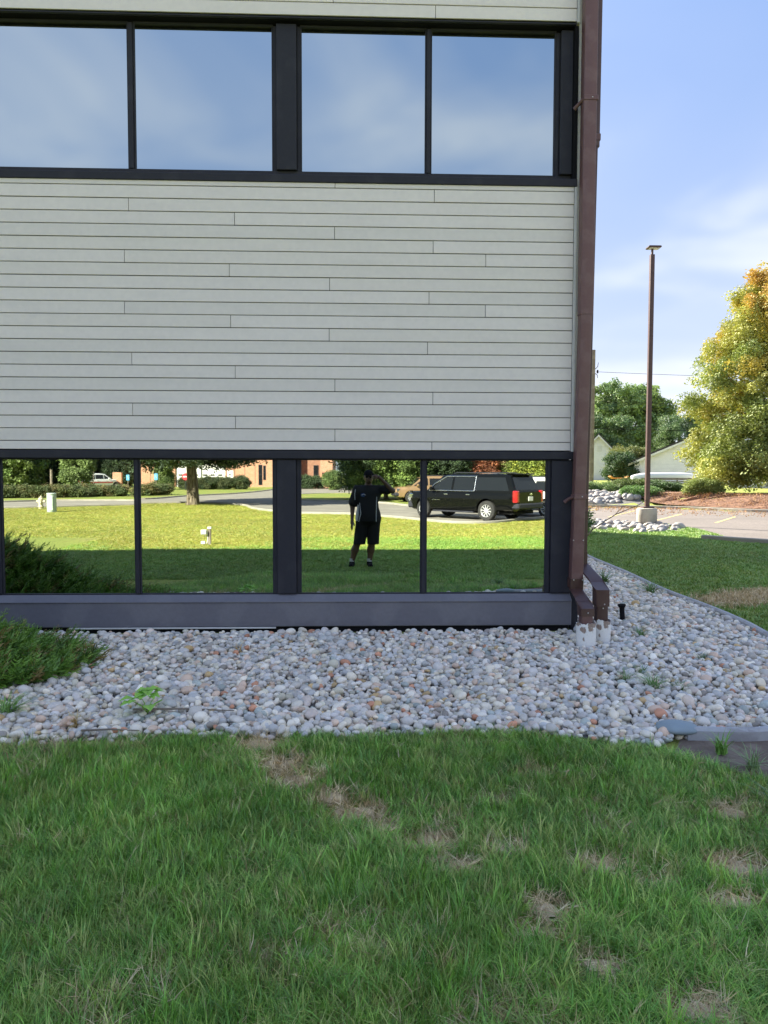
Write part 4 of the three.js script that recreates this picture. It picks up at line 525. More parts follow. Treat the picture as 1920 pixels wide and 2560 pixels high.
{ // utility pedestal and hydrant
  const b = thing('utility_pedestal', 'pale green round utility pedestal beside the hydrant', 'utility box', [-14.75, ground(-14.8, 29.3), 29.3]); const gm = worn([0.42, 0.50, 0.42], [0.34, 0.42, 0.35], 0.8, 0.5, 0.55, 0.001, 45);
  part('shell', lathe([[0, 0.9], [0.19, 0.9], [0.215, 0.87], [0.215, -0.1], [0, -0.1]], 28), gm, b); part('lid', lathe([[0, 0.93], [0.2, 0.925], [0.226, 0.905], [0.226, 0.86], [0.21, 0.86]], 28), gm, b); part('door', ext([[-0.1, 0.1], [0.1, 0.1], [0.1, 0.8], [-0.1, 0.8]], 0.012).translate(0.03, 0, -0.222), gm, b);
  const h = thing('fire_hydrant', 'cream yellow fire hydrant behind the utility pedestal', 'hydrant', [-16.65, ground(-16.7, 32.6), 32.6]); const hm = worn([0.60, 0.54, 0.36], [0.48, 0.43, 0.29], 0.4, 0.5, 0.5, 0.001, 46);
  part('barrel', lathe([[0, 0.60], [0.1, 0.59], [0.125, 0.55], [0.135, 0.50], [0.12, 0.48], [0.105, 0.44], [0.105, 0.16], [0.15, 0.155], [0.15, 0.11], [0.11, 0.10], [0.12, -0.1], [0, -0.1]], 22), hm, h); part('bonnet', lathe([[0, 0.70], [0.03, 0.70], [0.035, 0.65], [0.08, 0.63], [0.105, 0.595], [0, 0.59]], 16), hm, h);
  for (const [x, z, s] of [[0.17, 0, 0.06], [-0.17, 0, 0.06]]) part('hose_cap', cyl(s, s, 0.1, 12).rotateZ(1.5708).translate(x + 0.05, 0.40, z), hm, h); part('pumper_cap', cyl(0.08, 0.08, 0.1, 14).rotateX(-1.5708).translate(0, 0.36, -0.09), hm, h);
}
const mapleCols = ramp([0.11, 0.18, 0.036], [0.14, 0.22, 0.042], [0.075, 0.135, 0.03], [0.18, 0.25, 0.055]), darkCols = ramp([0.045, 0.085, 0.028], [0.06, 0.11, 0.03], [0.035, 0.07, 0.025]), S = 'street trees behind the photographer';
tree('shade_tree', 'shade tree with a stout trunk standing on the sunny lawn', -9.45, 36.1, { seed: 61, cy: 5.6, rx: 4.9, ry: 4.3, n: 420, per: 18, rc: 0.8, trunk: 2.3, tr: 0.33, limbs: 22, shell: 0.45, floor: 2.45, cols: darkCols, group: S });
tree('shade_tree', 'bright green maple hanging low behind the standing man', 1.9, 46.5, { seed: 62, cy: 3.9, rx: 3.7, ry: 4.2, n: 420, per: 18, rc: 0.75, trunk: 1.5, tr: 0.16, limbs: 20, shell: 0.5, floor: 1.15, cols: ramp([0.17, 0.26, 0.05], [0.13, 0.21, 0.045], [0.21, 0.30, 0.06], [0.07, 0.13, 0.035]), group: S });
tree('shade_tree', 'dark green tree behind the front of the black vehicle', 5.9, 46.5, { seed: 63, cy: 3.9, rx: 2.2, ry: 4.0, n: 380, per: 18, rc: 0.75, trunk: 1.5, tr: 0.2, limbs: 18, shell: 0.5, floor: 1.15, cols: darkCols, group: S });
tree('small_tree', 'yellow-green tree behind the tail of the black vehicle', 13.4, 47.5, { seed: 64, cy: 3.9, rx: 2.9, ry: 3.4, n: 150, per: 16, rc: 0.8, trunk: 1.2, tr: 0.12, limbs: 14, floor: 0.9, cols: ramp([0.34, 0.37, 0.05], [0.26, 0.32, 0.05], [0.18, 0.24, 0.045]), group: S });
shrub('red_shrub', 'rust-red shrub above the roof of the black vehicle', 8.7, 47, { seed: 65, h: 4.0, rx: 1.5, n: 110, per: 14, rc: 0.5, sc: 1.7, cols: ramp([0.34, 0.10, 0.045], [0.42, 0.15, 0.06], [0.24, 0.09, 0.045]) });
shrub('bare_shrub', 'tan twiggy shrub right of the rust-red shrub', 10.7, 49, { seed: 66, h: 3.6, rx: 1.3, n: 70, per: 10, rc: 0.5, sc: 1.5, cols: ramp([0.42, 0.30, 0.16], [0.36, 0.27, 0.14]) });
tree('sapling', 'young thin leafy tree among the left hedge', -23.5, 56, { seed: 67, cy: 3.2, rx: 1.25, ry: 2.4, n: 70, per: 14, rc: 0.42, trunk: 1.4, tr: 0.05, limbs: 8, sc: 1.1, cols: ramp([0.21, 0.29, 0.08], [0.16, 0.23, 0.065]), group: S });
{ // tall dark trees far behind, left
  const T = 'tall trees at the far left of the street';
  for (const [i, x, z, h, r, c, lab] of [[0, -42.8, 84, 9, 4.4, mapleCols, 'green tree at the far left edge of the mirrored street'], [1, -44.2, 96, 12, 5.0, darkCols, 'dark spreading tree right of the mirrored light pole'], [2, -39.3, 92, 13, 4.6, darkCols, 'very dark tall tree left of the thin sapling'], [3, -38.0, 97, 12, 4.4, darkCols, 'dark tree directly behind the thin sapling'], [4, -51.2, 110, 10, 4, ramp([0.22, 0.23, 0.06]), 'olive tree between the two dark far trees'], [5, -49.2, 135, 7, 5, mapleCols, 'hazy green tree far behind the basketball hoop'], [6, -50.5, 150, 8, 6, mapleCols, 'distant green tree behind the pointed evergreens']]) tree('far_tree', lab, x, z, { seed: 600 + i, cy: h * 0.42, rx: r, ry: h * 0.5, n: 230, per: 14, rc: 1.2, trunk: 2, tr: 0.25, limbs: 8, floor: 0.5, geo: CL.far, sc: 0.75, cols: c, group: T });
  for (const [i, x, z, h, lab] of [[0, -32.4, 92, 6.5, 'left of the two pointed evergreens beside the white truck'], [1, -30.8, 92.5, 6.2, 'right of the two pointed evergreens beside the brick wall']]) tree('arborvitae', lab, x, z, { seed: 620 + i, cy: h * 0.5, rx: 1.15, ry: h * 0.52, cone: 0.75, n: 90, per: 14, rc: 0.4, trunk: 1, tr: 0.1, limbs: 0, geo: CL.mid, cols: darkCols, group: T });
}
tree('columnar_tree', 'narrow upright leafy tree in front of the garage doors', -20.6, 73.5, { seed: 68, cy: 2.0, rx: 0.75, ry: 1.9, n: 90, per: 14, rc: 0.35, trunk: 0.6, tr: 0.06, limbs: 4, cols: ramp([0.19, 0.26, 0.07], [0.14, 0.21, 0.06]) });
{ const G = 'clipped hedge shrubs along the street', lay = [[-27.08, 50, 'leftmost'], [-26.24, 50.5, 'second from left'], [-25.37, 51, 'third from left'], [-24.27, 51, 'fourth from left'], [-23.54, 51.5, 'fifth from left'], [-22.63, 52, 'sixth from left'], [-21.98, 54, 'seventh, beside the sapling'], [-21.16, 54.5, 'eighth, below the white truck'], [-20.2, 55, 'ninth, near the window mullion'], [-16.96, 53, 'tenth, right after the mullion'], [-16.53, 55.4, 'eleventh, under the blue sign']];
  lay.forEach(([x, z, w], i) => shrub('hedge_shrub', 'rounded hedge shrub across the road, ' + w, x, z, { seed: 700 + i, h: 0.88, rx: 1.15, rz: 0.8, n: 48, per: 12, rc: 0.3, sc: 1.3, cols: ramp([0.12, 0.15, 0.035], [0.09, 0.13, 0.035], [0.19, 0.16, 0.05]), group: G }));
  [[-21.6, 'leftmost'], [-18.9, 'second'], [-16.9, 'third'], [-15.1, 'fourth'], [-13.3, 'rightmost']].forEach(([x, w], i) => shrub('yew_shrub', 'dense yew shrub before the garage doors, ' + w + ' of five', x * 0.965, 74 + i * 0.3, { seed: 720 + i, h: 1.45, rx: 1.05, rz: 0.8, n: 60, per: 12, rc: 0.32, sc: 1.4, cols: ramp([0.05, 0.085, 0.028], [0.07, 0.11, 0.03], [0.10, 0.12, 0.035]), group: 'yew shrubs before the garage doors' }));
  shrub('box_shrub', 'low dark shrub under the tall window left of the man', -6.6, 85.5, { seed: 740, h: 1.7, rx: 2.6, rz: 0.9, n: 90, per: 12, rc: 0.4, sc: 1.6, cols: ramp([0.07, 0.12, 0.035], [0.05, 0.09, 0.03]) });
  shrub('box_shrub', 'leafy shrub beside the white bollard', -3.1, 80, { seed: 741, h: 2.3, rx: 1.1, n: 60, per: 12, rc: 0.4, sc: 1.6, cols: ramp([0.15, 0.22, 0.05], [0.11, 0.18, 0.045]) });
}
{ // brick building with garage doors
  const b = thing('brick_building', 'orange brick building with white garage doors across the road', 'building', [0, -0.12, 0]), z = 88.2;
  part('wall', [bx(-28.3, -23.05, -0.3, 7, z, z + 12, 0.02), bx(-16.75, -8.1, -0.3, 7, z, z + 12, 0.02), bx(-23.05, -16.75, 3.05, 7, z + 0.002, z + 12, 0.02), bx(-23.05, -16.75, -0.3, 3.05, z + 0.5, z + 12, 0.02)], M.brick, b);
  part('recessed_wall', bx(-8.1, -5.0, -0.3, 7, z + 1.6, z + 12, 0.02), M.brickDark, b); part('end_wall', bx(-5.0, -3.45, -0.3, 7, z - 0.4, z + 12, 0.02), M.brick, b);  // shadow in the recess is put into the wall as darker brown brick
  part('parapet', bx(-28.4, -3.35, 7, 7.25, z - 0.5, z + 12.1, 0.03), M.conc, b);
  for (const [x0, x1] of [[-22.95, -20.0], [-19.85, -16.95]]) { const d = part('garage_door', Array.from({ length: 5 }, (_, i) => bx(x0, x1, i * 0.6, i * 0.6 + 0.585, z + 0.2, z + 0.26, 0.01)), M.white, b); for (let i = 0; i < 3; i++) { const c = mix(x0, x1, (i + 0.5) / 3); part('door_light', bx(c - 0.27, c + 0.27, 1.42, 1.62, z + 0.18, z + 0.199, 0.004), M.darkGlass, d); } }
  part('door_post', [bx(-20.0, -19.85, -0.1, 3.05, z - 0.03, z + 0.3, 0.01), bx(-16.95, -16.75, -0.1, 3.05, z - 0.03, z + 0.3, 0.01)], M.trim, b);
  part('door_surround', bx(-16.74, -15.5, 0, 3.2, z - 0.03, z - 0.004, 0.01), M.brickDark, b); { const d = part('door', bx(-16.5, -15.72, 0, 2.1, z - 0.09, z - 0.035, 0.01), M.white, b); part('door_light', bx(-16.25, -16.05, 1.45, 1.7, z - 0.1, z - 0.091, 0.003), M.darkGlass, d); }
  for (const [x0, x1, y0, y1] of [[-12.55, -12.05, 0.25, 2.85], [-11.95, -11.6, 0.9, 2.75]]) { const w = part('window', [bx(x0, x1, y0, y1, z - 0.03, z - 0.004, 0.01)], M.char, b); part('pane', [bx(x0 + 0.05, x1 - 0.05, y0 + 0.05, (y0 + y1) / 2, z - 0.04, z - 0.032, 0.003), bx(x0 + 0.05, x1 - 0.05, (y0 + y1) / 2 + 0.05, y1 - 0.05, z - 0.04, z - 0.032, 0.003)], M.darkGlass, w); }
  { const w = part('window', bx(-6.0, -5.35, 0.9, 3.0, z + 1.55, z + 1.597, 0.01), M.char, b); part('pane', bx(-5.95, -5.4, 0.95, 2.95, z + 1.54, z + 1.549, 0.003), M.darkGlass, w); }
  for (const x of [-27.4, -26.2, -14.3, -13.0]) part('control_joint', bx(x, x + 0.05, 0.5, 3.4, z - 0.012, z - 0.002, 0.002), M.char, b);
  part('wall_lamp', bx(-4.8, -4.2, 1.7, 2.05, z - 0.75, z - 0.41, 0.03), M.brownDark, b);
  const b2 = thing('brick_building', 'second brick building glimpsed above the black vehicle', 'building', [14, -0.12, 66]); part('wall', bx(-7, 9, -0.3, 7, 0, 10, 0.02), M.brick, b2); part('parapet', bx(-7.1, 9.1, 7, 7.25, -0.1, 10.1, 0.03), M.conc, b2);
  tag(part('brick_wall', bx(-30.7, -29.6, -0.3, 1.9, 87, 87.5, 0.02), M.brick), 'short brick screen wall left of the blue sign', 'wall');
  const t = thing('tan_building', 'plain tan building far off between trees at the left', 'building', [-54, -0.12, 118]); part('wall', bx(-4, 9, -0.3, 9, 0, 8, 0.02), worn([0.45, 0.36, 0.26], [0.38, 0.30, 0.22], 3, 0.5, 0.9, 0.002, 47), t); part('roof', bx(-4.3, 9.3, 9, 9.4, -0.3, 8.3, 0.02), M.roof, t);
}
function signText(fn, w = 128, h = 128) { const c = document.createElement('canvas'); c.width = w; c.height = h; fn(c.getContext('2d'), w, h); const t = new THREE.CanvasTexture(c); t.colorSpace = THREE.SRGBColorSpace; return new THREE.MeshPhysicalMaterial({ map: t, roughness: 0.5 }); }
{ // signs and posts
  const blue = flat([0.10, 0.36, 0.62], 0.5), red = flat([0.55, 0.03, 0.04], 0.5);
  for (const [x, z, lab] of [[-18.6, 62.5, 'small blue sign on a pale post before the brick wall'], [-24.5, 73, 'small blue sign on a post left of the mullion']]) { const s = thing('blue_sign', lab, 'sign', [x, ground(x, z), z], 0, 'blue parking signs'); part('post', taper([[0, -0.2, 0], [0, 1.7, 0]], [0.035, 0.03], 8), M.wood, s); part('plate', bx(-0.16, 0.16, 1.15, 1.75, -0.06, -0.036, 0.006), blue, s); part('symbol', [taper([[-0.02, 1.62, -0.063], [-0.02, 1.45, -0.063], [0.06, 1.42, -0.063], [0.09, 1.33, -0.063]], [0.018, 0.018, 0.018, 0.015], 6)], M.trim, s); }
  const s = thing('no_entry_sign', 'round red no-entry sign by the tree trunk', 'sign', [-17.6, ground(-17.6, 70), 70]); part('post', taper([[0, -0.2, 0], [0, 1.7, 0]], [0.03, 0.03], 8), M.char, s); part('disc', cyl(0.36, 0.36, 0.02, 28).rotateX(-1.5708).translate(0, 1.42, -0.03), red, s); part('bar', bx(-0.25, 0.25, 1.36, 1.48, -0.056, -0.0505, 0.002), M.trim, s);
  const h = thing('basketball_hoop', 'white basketball backboard on a pole at the far left', 'basketball hoop', [-41.6, ground(0, 110), 110]); part('pole', taper([[0, -0.2, 0.5], [0, 2.3, 0.5], [0, 2.6, 0.1]], [0.06, 0.05, 0.05], 8), M.char, h); part('backboard', bx(-0.46, 0.46, 1.75, 2.75, -0.02, 0.02, 0.01), M.white, h); part('target', [bx(-0.2, 0.2, 2.4, 2.45, -0.03, -0.021), bx(-0.2, -0.15, 2.0, 2.4, -0.03, -0.021), bx(0.15, 0.2, 2.0, 2.4, -0.03, -0.021), bx(-0.45, 0.45, 2.69, 2.74, -0.03, -0.021), bx(-0.45, 0.45, 1.76, 1.81, -0.03, -0.021)], M.black, h); part('rim', clean(new THREE.TorusGeometry(0.2, 0.012, 6, 18).rotateX(1.5708)).translate(0, 1.95, -0.24), red, h);
  for (const [x, z, hh, r, lab] of [[-43, 86, 9, 0.09, 'thin grey light pole at the far left of the street'], [-35.4, 80, 2.2, 0.13, 'short wooden post behind the hedge'], [-38.2, 92, 8, 0.1, 'slender pole behind the sapling'], [-25.3, 65, 2.0, 0.03, 'thin sign post in front of the white truck']]) { tag(part('street_pole', taper([[x, -0.3, z], [x, hh, z]], [r * 1.15, r], 10), M.wood), lab, 'pole'); }
  const l = thing('dome_lamp', 'low lamp with a pale dome behind the man\'s shoulder', 'lamp', [-0.55, ground(0, 52), 52]); part('post', taper([[0, -0.1, 0], [0, 1.0, 0]], [0.05, 0.05], 10), M.black, l); part('bowl', lathe([[0, 0.86], [0.2, 0.9], [0.34, 0.98], [0.36, 1.05], [0, 1.06]], 24), M.black, l); part('dome', lathe([[0, 1.28], [0.1, 1.26], [0.2, 1.18], [0.24, 1.062], [0, 1.06]], 24), M.white, l);
  tag(part('marker_post', taper([[-0.95, -0.3, 60], [-0.95, 1.9, 60]], [0.05, 0.05], 8), M.black), 'thin black post left of the dome lamp', 'post');
  tag(part('bollard', [bx(-3.95, -3.2, -0.2, 0.85, 94, 94.5, 0.04)].map((g) => g), M.white), 'white bollard at the corner of the brick building', 'bollard');
}

// ---------------------------------------------------------------- vehicles
function ringLoft(rings, closeEnds = true) {                    // rings of equal count, closed loops
  const pos = [], m = rings[0].length; for (let i = 0; i < rings.length - 1; i++) for (let k = 0; k < m; k++) { const a = rings[i][k], b = rings[i][(k + 1) % m], c = rings[i + 1][(k + 1) % m], d = rings[i + 1][k]; pos.push(...a, ...c, ...b, ...a, ...d, ...c); }
  if (closeEnds) for (const [i, f] of [[0, 0], [rings.length - 1, 1]]) { const R = rings[i], c = [0, 1, 2].map((q) => R.reduce((s, p) => s + p[q], 0) / m); for (let k = 0; k < m; k++) { const a = R[k], b = R[(k + 1) % m]; pos.push(...(f ? [...c, ...b, ...a] : [...c, ...a, ...b])); } }
  const g = new THREE.BufferGeometry(); g.setAttribute('position', new THREE.Float32BufferAttribute(pos, 3)); return g;
}
const lut = (t) => (x) => { let i = 0; while (i < t.length - 2 && x > t[i + 1][0]) i++; return mix(t[i][1], t[i + 1][1], sm(clamp((x - t[i][0]) / (t[i + 1][0] - t[i][0])))); };
const ev = new Evaluator(); ev.attributes = ['position', 'normal']; ev.useGroups = false;
function suv(name, label, [x, y, z], turn, o) {                  // front towards +x, right side towards +z
  const c = thing(name, label, o.category || 'car', [x, y, z], turn), L = o.L, W = o.W, H = o.H, xr = -L / 2, xf = L / 2, belt = o.belt, R = o.R, ra = xr + o.rear, fa = ra + o.wb, paint = o.paint;
  const wid = lut([[xr, W * 0.40], [xr + 0.12, W * 0.468], [xr + 0.5, W * 0.492], [0, W * 0.5], [xf - 0.8, W * 0.492], [xf - 0.25, W * 0.455], [xf, W * 0.36]]);
  const top = lut([[xr, belt - 0.02], [o.cowl - 0.1, belt], [o.cowl + 0.1, belt - 0.01], [xf - 0.25, o.hood], [xf - 0.06, o.hood - 0.1], [xf, o.hood - 0.22]]), bot = lut([[xr, 0.52], [xr + 0.25, 0.40], [ra + 0.6, 0.34], [fa - 0.6, 0.34], [xf - 0.3, 0.33], [xf, 0.45]]);
  const st = []; for (let i = 0; i <= 44; i++) { const t = i / 44; st.push(xr + L * (0.5 - 0.5 * Math.cos(Math.PI * t)) * 0.35 + L * t * 0.65); }
  const sect = (xx) => { const w = wid(xx), b = bot(xx), t = top(xx), mid = (b + t) / 2, half = [[0, b], [w * 0.82, b], [w * 0.955, b + 0.06], [w * 0.985, mix(b, t, 0.35)], [w, mix(b, t, 0.62)], [w * 0.985, mix(b, t, 0.84)], [w * 0.955, t - 0.04], [w * 0.88, t], [0, t + 0.015]]; return [...half.map(([q, h]) => [xx, h, q]), ...half.slice(1, -1).reverse().map(([q, h]) => [xx, h, -q])]; };
  let body = mergeVertices(ringLoft(st.map(sect)), 1e-4); body.computeVertexNormals();
  let br = new Brush(body); br.updateMatrixWorld();
  for (const ax of [ra, fa]) { const cut = new Brush(new THREE.CylinderGeometry(R * 1.17, R * 1.17, W * 1.3, 28).rotateX(Math.PI / 2).translate(ax, R + 0.02, 0).deleteAttribute('uv')); cut.updateMatrixWorld(); br = ev.evaluate(br, cut, SUBTRACTION); }
  part('body', toCreasedNormals(br.geometry.index ? br.geometry.toNonIndexed() : br.geometry, 0.55), paint, c);
  part('underbody', [bx(xr + 0.3, xf - 0.4, 0.28, 0.62, -W * 0.36, W * 0.36, 0.02), bx(ra - 0.1, ra + 0.1, R - 0.08, R + 0.08, -W * 0.4, W * 0.4, 0.02), bx(fa - 0.1, fa + 0.1, R - 0.08, R + 0.08, -W * 0.4, W * 0.4, 0.02)], M.black, c);
  // greenhouse
  const roof = lut([[xr + o.tail0, belt - 0.01], [xr + o.tail1, H - 0.05], [xr + o.tail1 + 0.35, H], [o.ws1 - 0.5, H - 0.005], [o.ws1, H - 0.05], [o.cowl, belt - 0.01]]);
  const roofLin = (xx) => { const k = [[xr + o.tail0, belt - 0.01], [xr + o.tail1, H - 0.06], [xr + o.tail1 + 0.4, H], [o.ws1 - 0.5, H - 0.003], [o.ws1, H - 0.06], [o.cowl, belt - 0.01]]; let i = 0; while (i < k.length - 2 && xx > k[i + 1][0]) i++; return mix(k[i][1], k[i + 1][1], clamp((xx - k[i][0]) / (k[i + 1][0] - k[i][0]))); };
  const wb = W * 0.462, wt = W * 0.375, sideZ = (yy) => mix(wb, wt, (yy - belt) / (H - belt - 0.05));
  const gx = [xr + o.tail0, xr + mix(o.tail0, o.tail1, 0.5), xr + o.tail1, xr + o.tail1 + 0.15, xr + o.tail1 + 0.4, 0, o.ws1 - 0.5, o.ws1 - 0.2, o.ws1, mix(o.ws1, o.cowl, 0.5), o.cowl];
  const gs = (xx) => { const t = Math.max(belt + 0.005, roofLin(xx)), e = Math.min(1, (t - belt) / 0.2), y1 = Math.max(belt + 0.002, t - 0.07 * e), w1 = sideZ(y1), half = [[0, belt - 0.05], [wb, belt - 0.05], [sideZ(belt), belt], [w1, y1], [w1 * 0.93, t - 0.015 * e], [w1 * 0.6, t], [0, t + 0.012 * e]]; return [...half.map(([q, h]) => [xx, h, q]), ...half.slice(1, -1).reverse().map(([q, h]) => [xx, h, -q])]; };
  part('cabin', toCreasedNormals(ringLoft(gx.map(gs)), 0.5), paint, c);
  const pane = (pts, s, th = 0.006, off = 0.006) => { const g = ext(pts, th); const p = g.attributes.position; for (let i = 0; i < p.count; i++) { const yy = p.getY(i); p.setZ(i, s * (sideZ(yy) + off + p.getZ(i))); } if (s < 0) { for (let i = 0; i < p.count; i += 3) { const a = [p.getX(i), p.getY(i), p.getZ(i)]; p.setXYZ(i, p.getX(i + 1), p.getY(i + 1), p.getZ(i + 1)); p.setXYZ(i + 1, ...a); } } g.computeVertexNormals(); return g; };
  const yl = belt + 0.035, yh = H - 0.155, inset = (xx) => Math.min(yh, roofLin(xx) - 0.13), b1 = mix(ra, fa, 0.5) + 0.06, b2 = ra + 0.62;
  const fx = o.ws1 + 0.02, panes = [[[b1 + 0.05, yl], [mix(o.ws1, o.cowl, 0.72), yl], [mix(o.ws1, o.cowl, 0.45), inset(mix(o.ws1, o.cowl, 0.45))], [o.ws1 - 0.16, yh], [b1 + 0.05, yh]], [[b2 + 0.04, yl], [b1 - 0.05, yl], [b1 - 0.05, yh], [b2 + 0.04, yh]], [[xr + o.tail0 + 0.28, yl], [b2 - 0.05, yl], [b2 - 0.05, yh], [xr + o.tail1 + 0.22, yh]]];
  for (const s of [-1, 1]) for (const pts of panes) part('side_window', pane(pts, s), M.darkGlass, c);
  if (o.chrome) for (const s of [-1, 1]) { const f = [[b2 - 0.02, yl - 0.03], [mix(o.ws1, o.cowl, 0.83), yl - 0.03], [mix(o.ws1, o.cowl, 0.5), inset(mix(o.ws1, o.cowl, 0.45)) + 0.05], [o.ws1 - 0.2, yh + 0.035], [b2 - 0.02, yh + 0.035]], g = []; for (let i = 0; i < f.length; i++) { const a = f[i], b = f[(i + 1) % f.length], P = (q) => [q[0], q[1], s * (sideZ(q[1]) + 0.012)]; g.push(taper([P(a), P(b)], [0.024, 0.024], 6)); } part('window_trim', g, M.chrome, c); }
  const slant = (x0, y0, x1, y1, w0, w1, off) => { const d = V3(x1 - x0, y1 - y0, 0), n = V3(d.y, -d.x, 0).normalize().multiplyScalar(off), P = (xx, yy, q) => [xx + n.x, yy + n.y, q]; const q = [P(x0, y0, -w0), P(x0, y0, w0), P(x1, y1, w1), P(x1, y1, -w1)], e = q.map((v) => [v[0] - n.x * 0.7, v[1] - n.y * 0.7, v[2]]), pos = []; const Q = (a, b, cc, dd) => pos.push(...a, ...b, ...cc, ...a, ...cc, ...dd); Q(q[0], q[1], q[2], q[3]); Q(e[3], e[2], e[1], e[0]); for (let i = 0; i < 4; i++) Q(q[i], e[i], e[(i + 1) % 4], q[(i + 1) % 4]); const g = new THREE.BufferGeometry(); g.setAttribute('position', new THREE.Float32BufferAttribute(pos, 3)); g.computeVertexNormals(); return clean(g); };
  part('windscreen', slant(mix(o.cowl, o.ws1, 0.08), mix(belt, H - 0.06, 0.08), mix(o.cowl, o.ws1, 0.9), mix(belt, H - 0.06, 0.9), wb * 0.93, wt * 0.95, 0.014), M.darkGlass, c);
  part('rear_window', slant(xr + mix(o.tail0, o.tail1, 0.1), mix(belt, H - 0.06, 0.1), xr + mix(o.tail0, o.tail1, 0.86), mix(belt, H - 0.06, 0.86), wb * 0.90, wt * 0.95, -0.014), M.darkGlass, c);
  part('spoiler', bx(xr + o.tail1 - 0.16, xr + o.tail1 + 0.25, H - 0.045, H + 0.005, -wt * 0.93, wt * 0.93, 0.015), paint, c);
  const redL = flat([0.45, 0.012, 0.015], 0.2, 0, { clearcoat: 1 });
  for (const s of [-1, 1]) {
    part('tail_light', bx(xr + 0.0, xr + 0.22, belt - 0.42, belt + 0.04, s > 0 ? wid(xr + 0.2) - 0.17 : -wid(xr + 0.2) - 0.012, s > 0 ? wid(xr + 0.2) + 0.012 : -wid(xr + 0.2) + 0.17, 0.03), redL, c);
    part('headlight', bx(xf - 0.34, xf - 0.08, o.hood - 0.30, o.hood - 0.10, s > 0 ? wid(xf - 0.2) - 0.30 : -wid(xf - 0.2) - 0.012, s > 0 ? wid(xf - 0.2) + 0.012 : -wid(xf - 0.2) + 0.30, 0.03), M.chrome, c);
    const m = part('wing_mirror', [cbox(0.16, 0.16, 0.2, 0.04).translate(o.cowl - 0.42, belt + 0.09, s * (wb + 0.20)), bx(o.cowl - 0.45, o.cowl - 0.36, belt + 0.0, belt + 0.06, Math.min(s * (wb - 0.02), s * (wb + 0.14)), Math.max(s * (wb - 0.02), s * (wb + 0.14)), 0.01)], paint, c); m.name = 'wing_mirror';
    for (const hx of [b1 + 0.16, b2 + 0.14]) part('door_handle', bx(hx, hx + 0.2, belt - 0.16, belt - 0.12, s > 0 ? W * 0.475 : -W * 0.515, s > 0 ? W * 0.515 : -W * 0.475, 0.01), o.chrome ? M.chrome : paint, c);
    part('running_board', bx(ra + 0.62, fa - 0.62, 0.30, 0.36, s > 0 ? W * 0.40 : -W * 0.50, s > 0 ? W * 0.50 : -W * 0.40, 0.015), M.char, c);
    part('roof_rail', taper([[xr + 1.0, H - 0.01, s * wt * 0.86], [xr + 1.2, H + 0.03, s * wt * 0.86], [o.ws1 - 0.6, H + 0.03, s * wt * 0.86], [o.ws1 - 0.45, H - 0.01, s * wt * 0.86]], [0.018, 0.018, 0.018, 0.018], 8), M.char, c);
    for (const ax of [ra, fa]) {
      const w = new THREE.Group(); w.name = 'wheel'; w.position.set(ax, R, s * (W / 2 - 0.145)); if (s < 0) w.rotation.y = Math.PI; c.add(w);
      part('tyre', lathe([[R * 0.62, -0.12], [R * 0.9, -0.135], [R * 0.985, -0.10], [R, -0.04], [R, 0.04], [R * 0.985, 0.10], [R * 0.9, 0.135], [R * 0.62, 0.12]], 36).rotateX(Math.PI / 2), M.tyre, w);
      const rim = [lathe([[R * 0.64, -0.11], [R * 0.645, 0.115], [R * 0.60, 0.122], [R * 0.585, 0.10], [R * 0.58, -0.11]], 36).rotateX(Math.PI / 2), cyl(R * 0.14, R * 0.13, 0.05, 16).rotateX(Math.PI / 2).translate(0, 0, 0.07)];
      for (let k = 0; k < 10; k++) rim.push(cbox(R * 0.52, 0.04, 0.035, 0.008).translate(R * 0.35, 0, 0.085).rotateZ(k * Math.PI / 5 + 0.1)); part('rim', rim, M.alloy, w); part('brake_disc', cyl(R * 0.57, R * 0.57, 0.02, 24).rotateX(Math.PI / 2).translate(0, 0, 0.0), M.black, w);
    }
  }
  part('rear_bumper', bx(xr - 0.05, xr + 0.3, 0.50, 0.72, -wid(xr + 0.25) + 0.03, wid(xr + 0.25) - 0.03, 0.05), o.bumper || paint, c); part('front_bumper', bx(xf - 0.35, xf + 0.03, 0.42, 0.68, -wid(xf - 0.3) + 0.03, wid(xf - 0.3) - 0.03, 0.06), o.bumper || paint, c); part('grille', bx(xf - 0.1, xf + 0.015, o.hood - 0.36, o.hood - 0.14, -W * 0.3, W * 0.3, 0.02), M.char, c);
  part('licence_plate', bx(xr - 0.02, xr + 0.02, belt - 0.36, belt - 0.19, -0.16, 0.16, 0.004), M.white, c);
  if (o.emblem) part('emblem', [bx(xr - 0.025, xr + 0.02, belt - 0.12, belt - 0.07, -0.10, 0.10, 0.004), bx(xr - 0.0255, xr + 0.02, belt - 0.14, belt - 0.05, -0.04, 0.04, 0.004)], M.chrome, c);
  if (o.badge) for (const s of [-1, 1]) part('side_badge', bx(fa - 1.02, fa - 0.60, 0.78, 0.80, s > 0 ? W * 0.49 : -W * 0.506, s > 0 ? W * 0.506 : -W * 0.49, 0.004), M.chrome, c);
  if (o.stripe) for (const s of [-1, 1]) part('stripe', bx(xr + 0.3, fa - R * 1.2, 0.72, 0.86, s > 0 ? W * 0.49 : -W * 0.507, s > 0 ? W * 0.507 : -W * 0.49, 0.004), o.stripe, c);
  return c;
}
const bigSuv = { L: 5.7, W: 2.04, H: 1.88, belt: 1.17, hood: 1.14, R: 0.40, rear: 1.42, wb: 3.3, tail0: 0.10, tail1: 0.42, ws1: 0.85, cowl: 1.62 };
M.alloy = flat([0.72, 0.72, 0.73], 0.3, 0.5);
const blackPaint = flat([0.004, 0.0045, 0.0045], 0.06, 0, { specularIntensity: 0.6 });
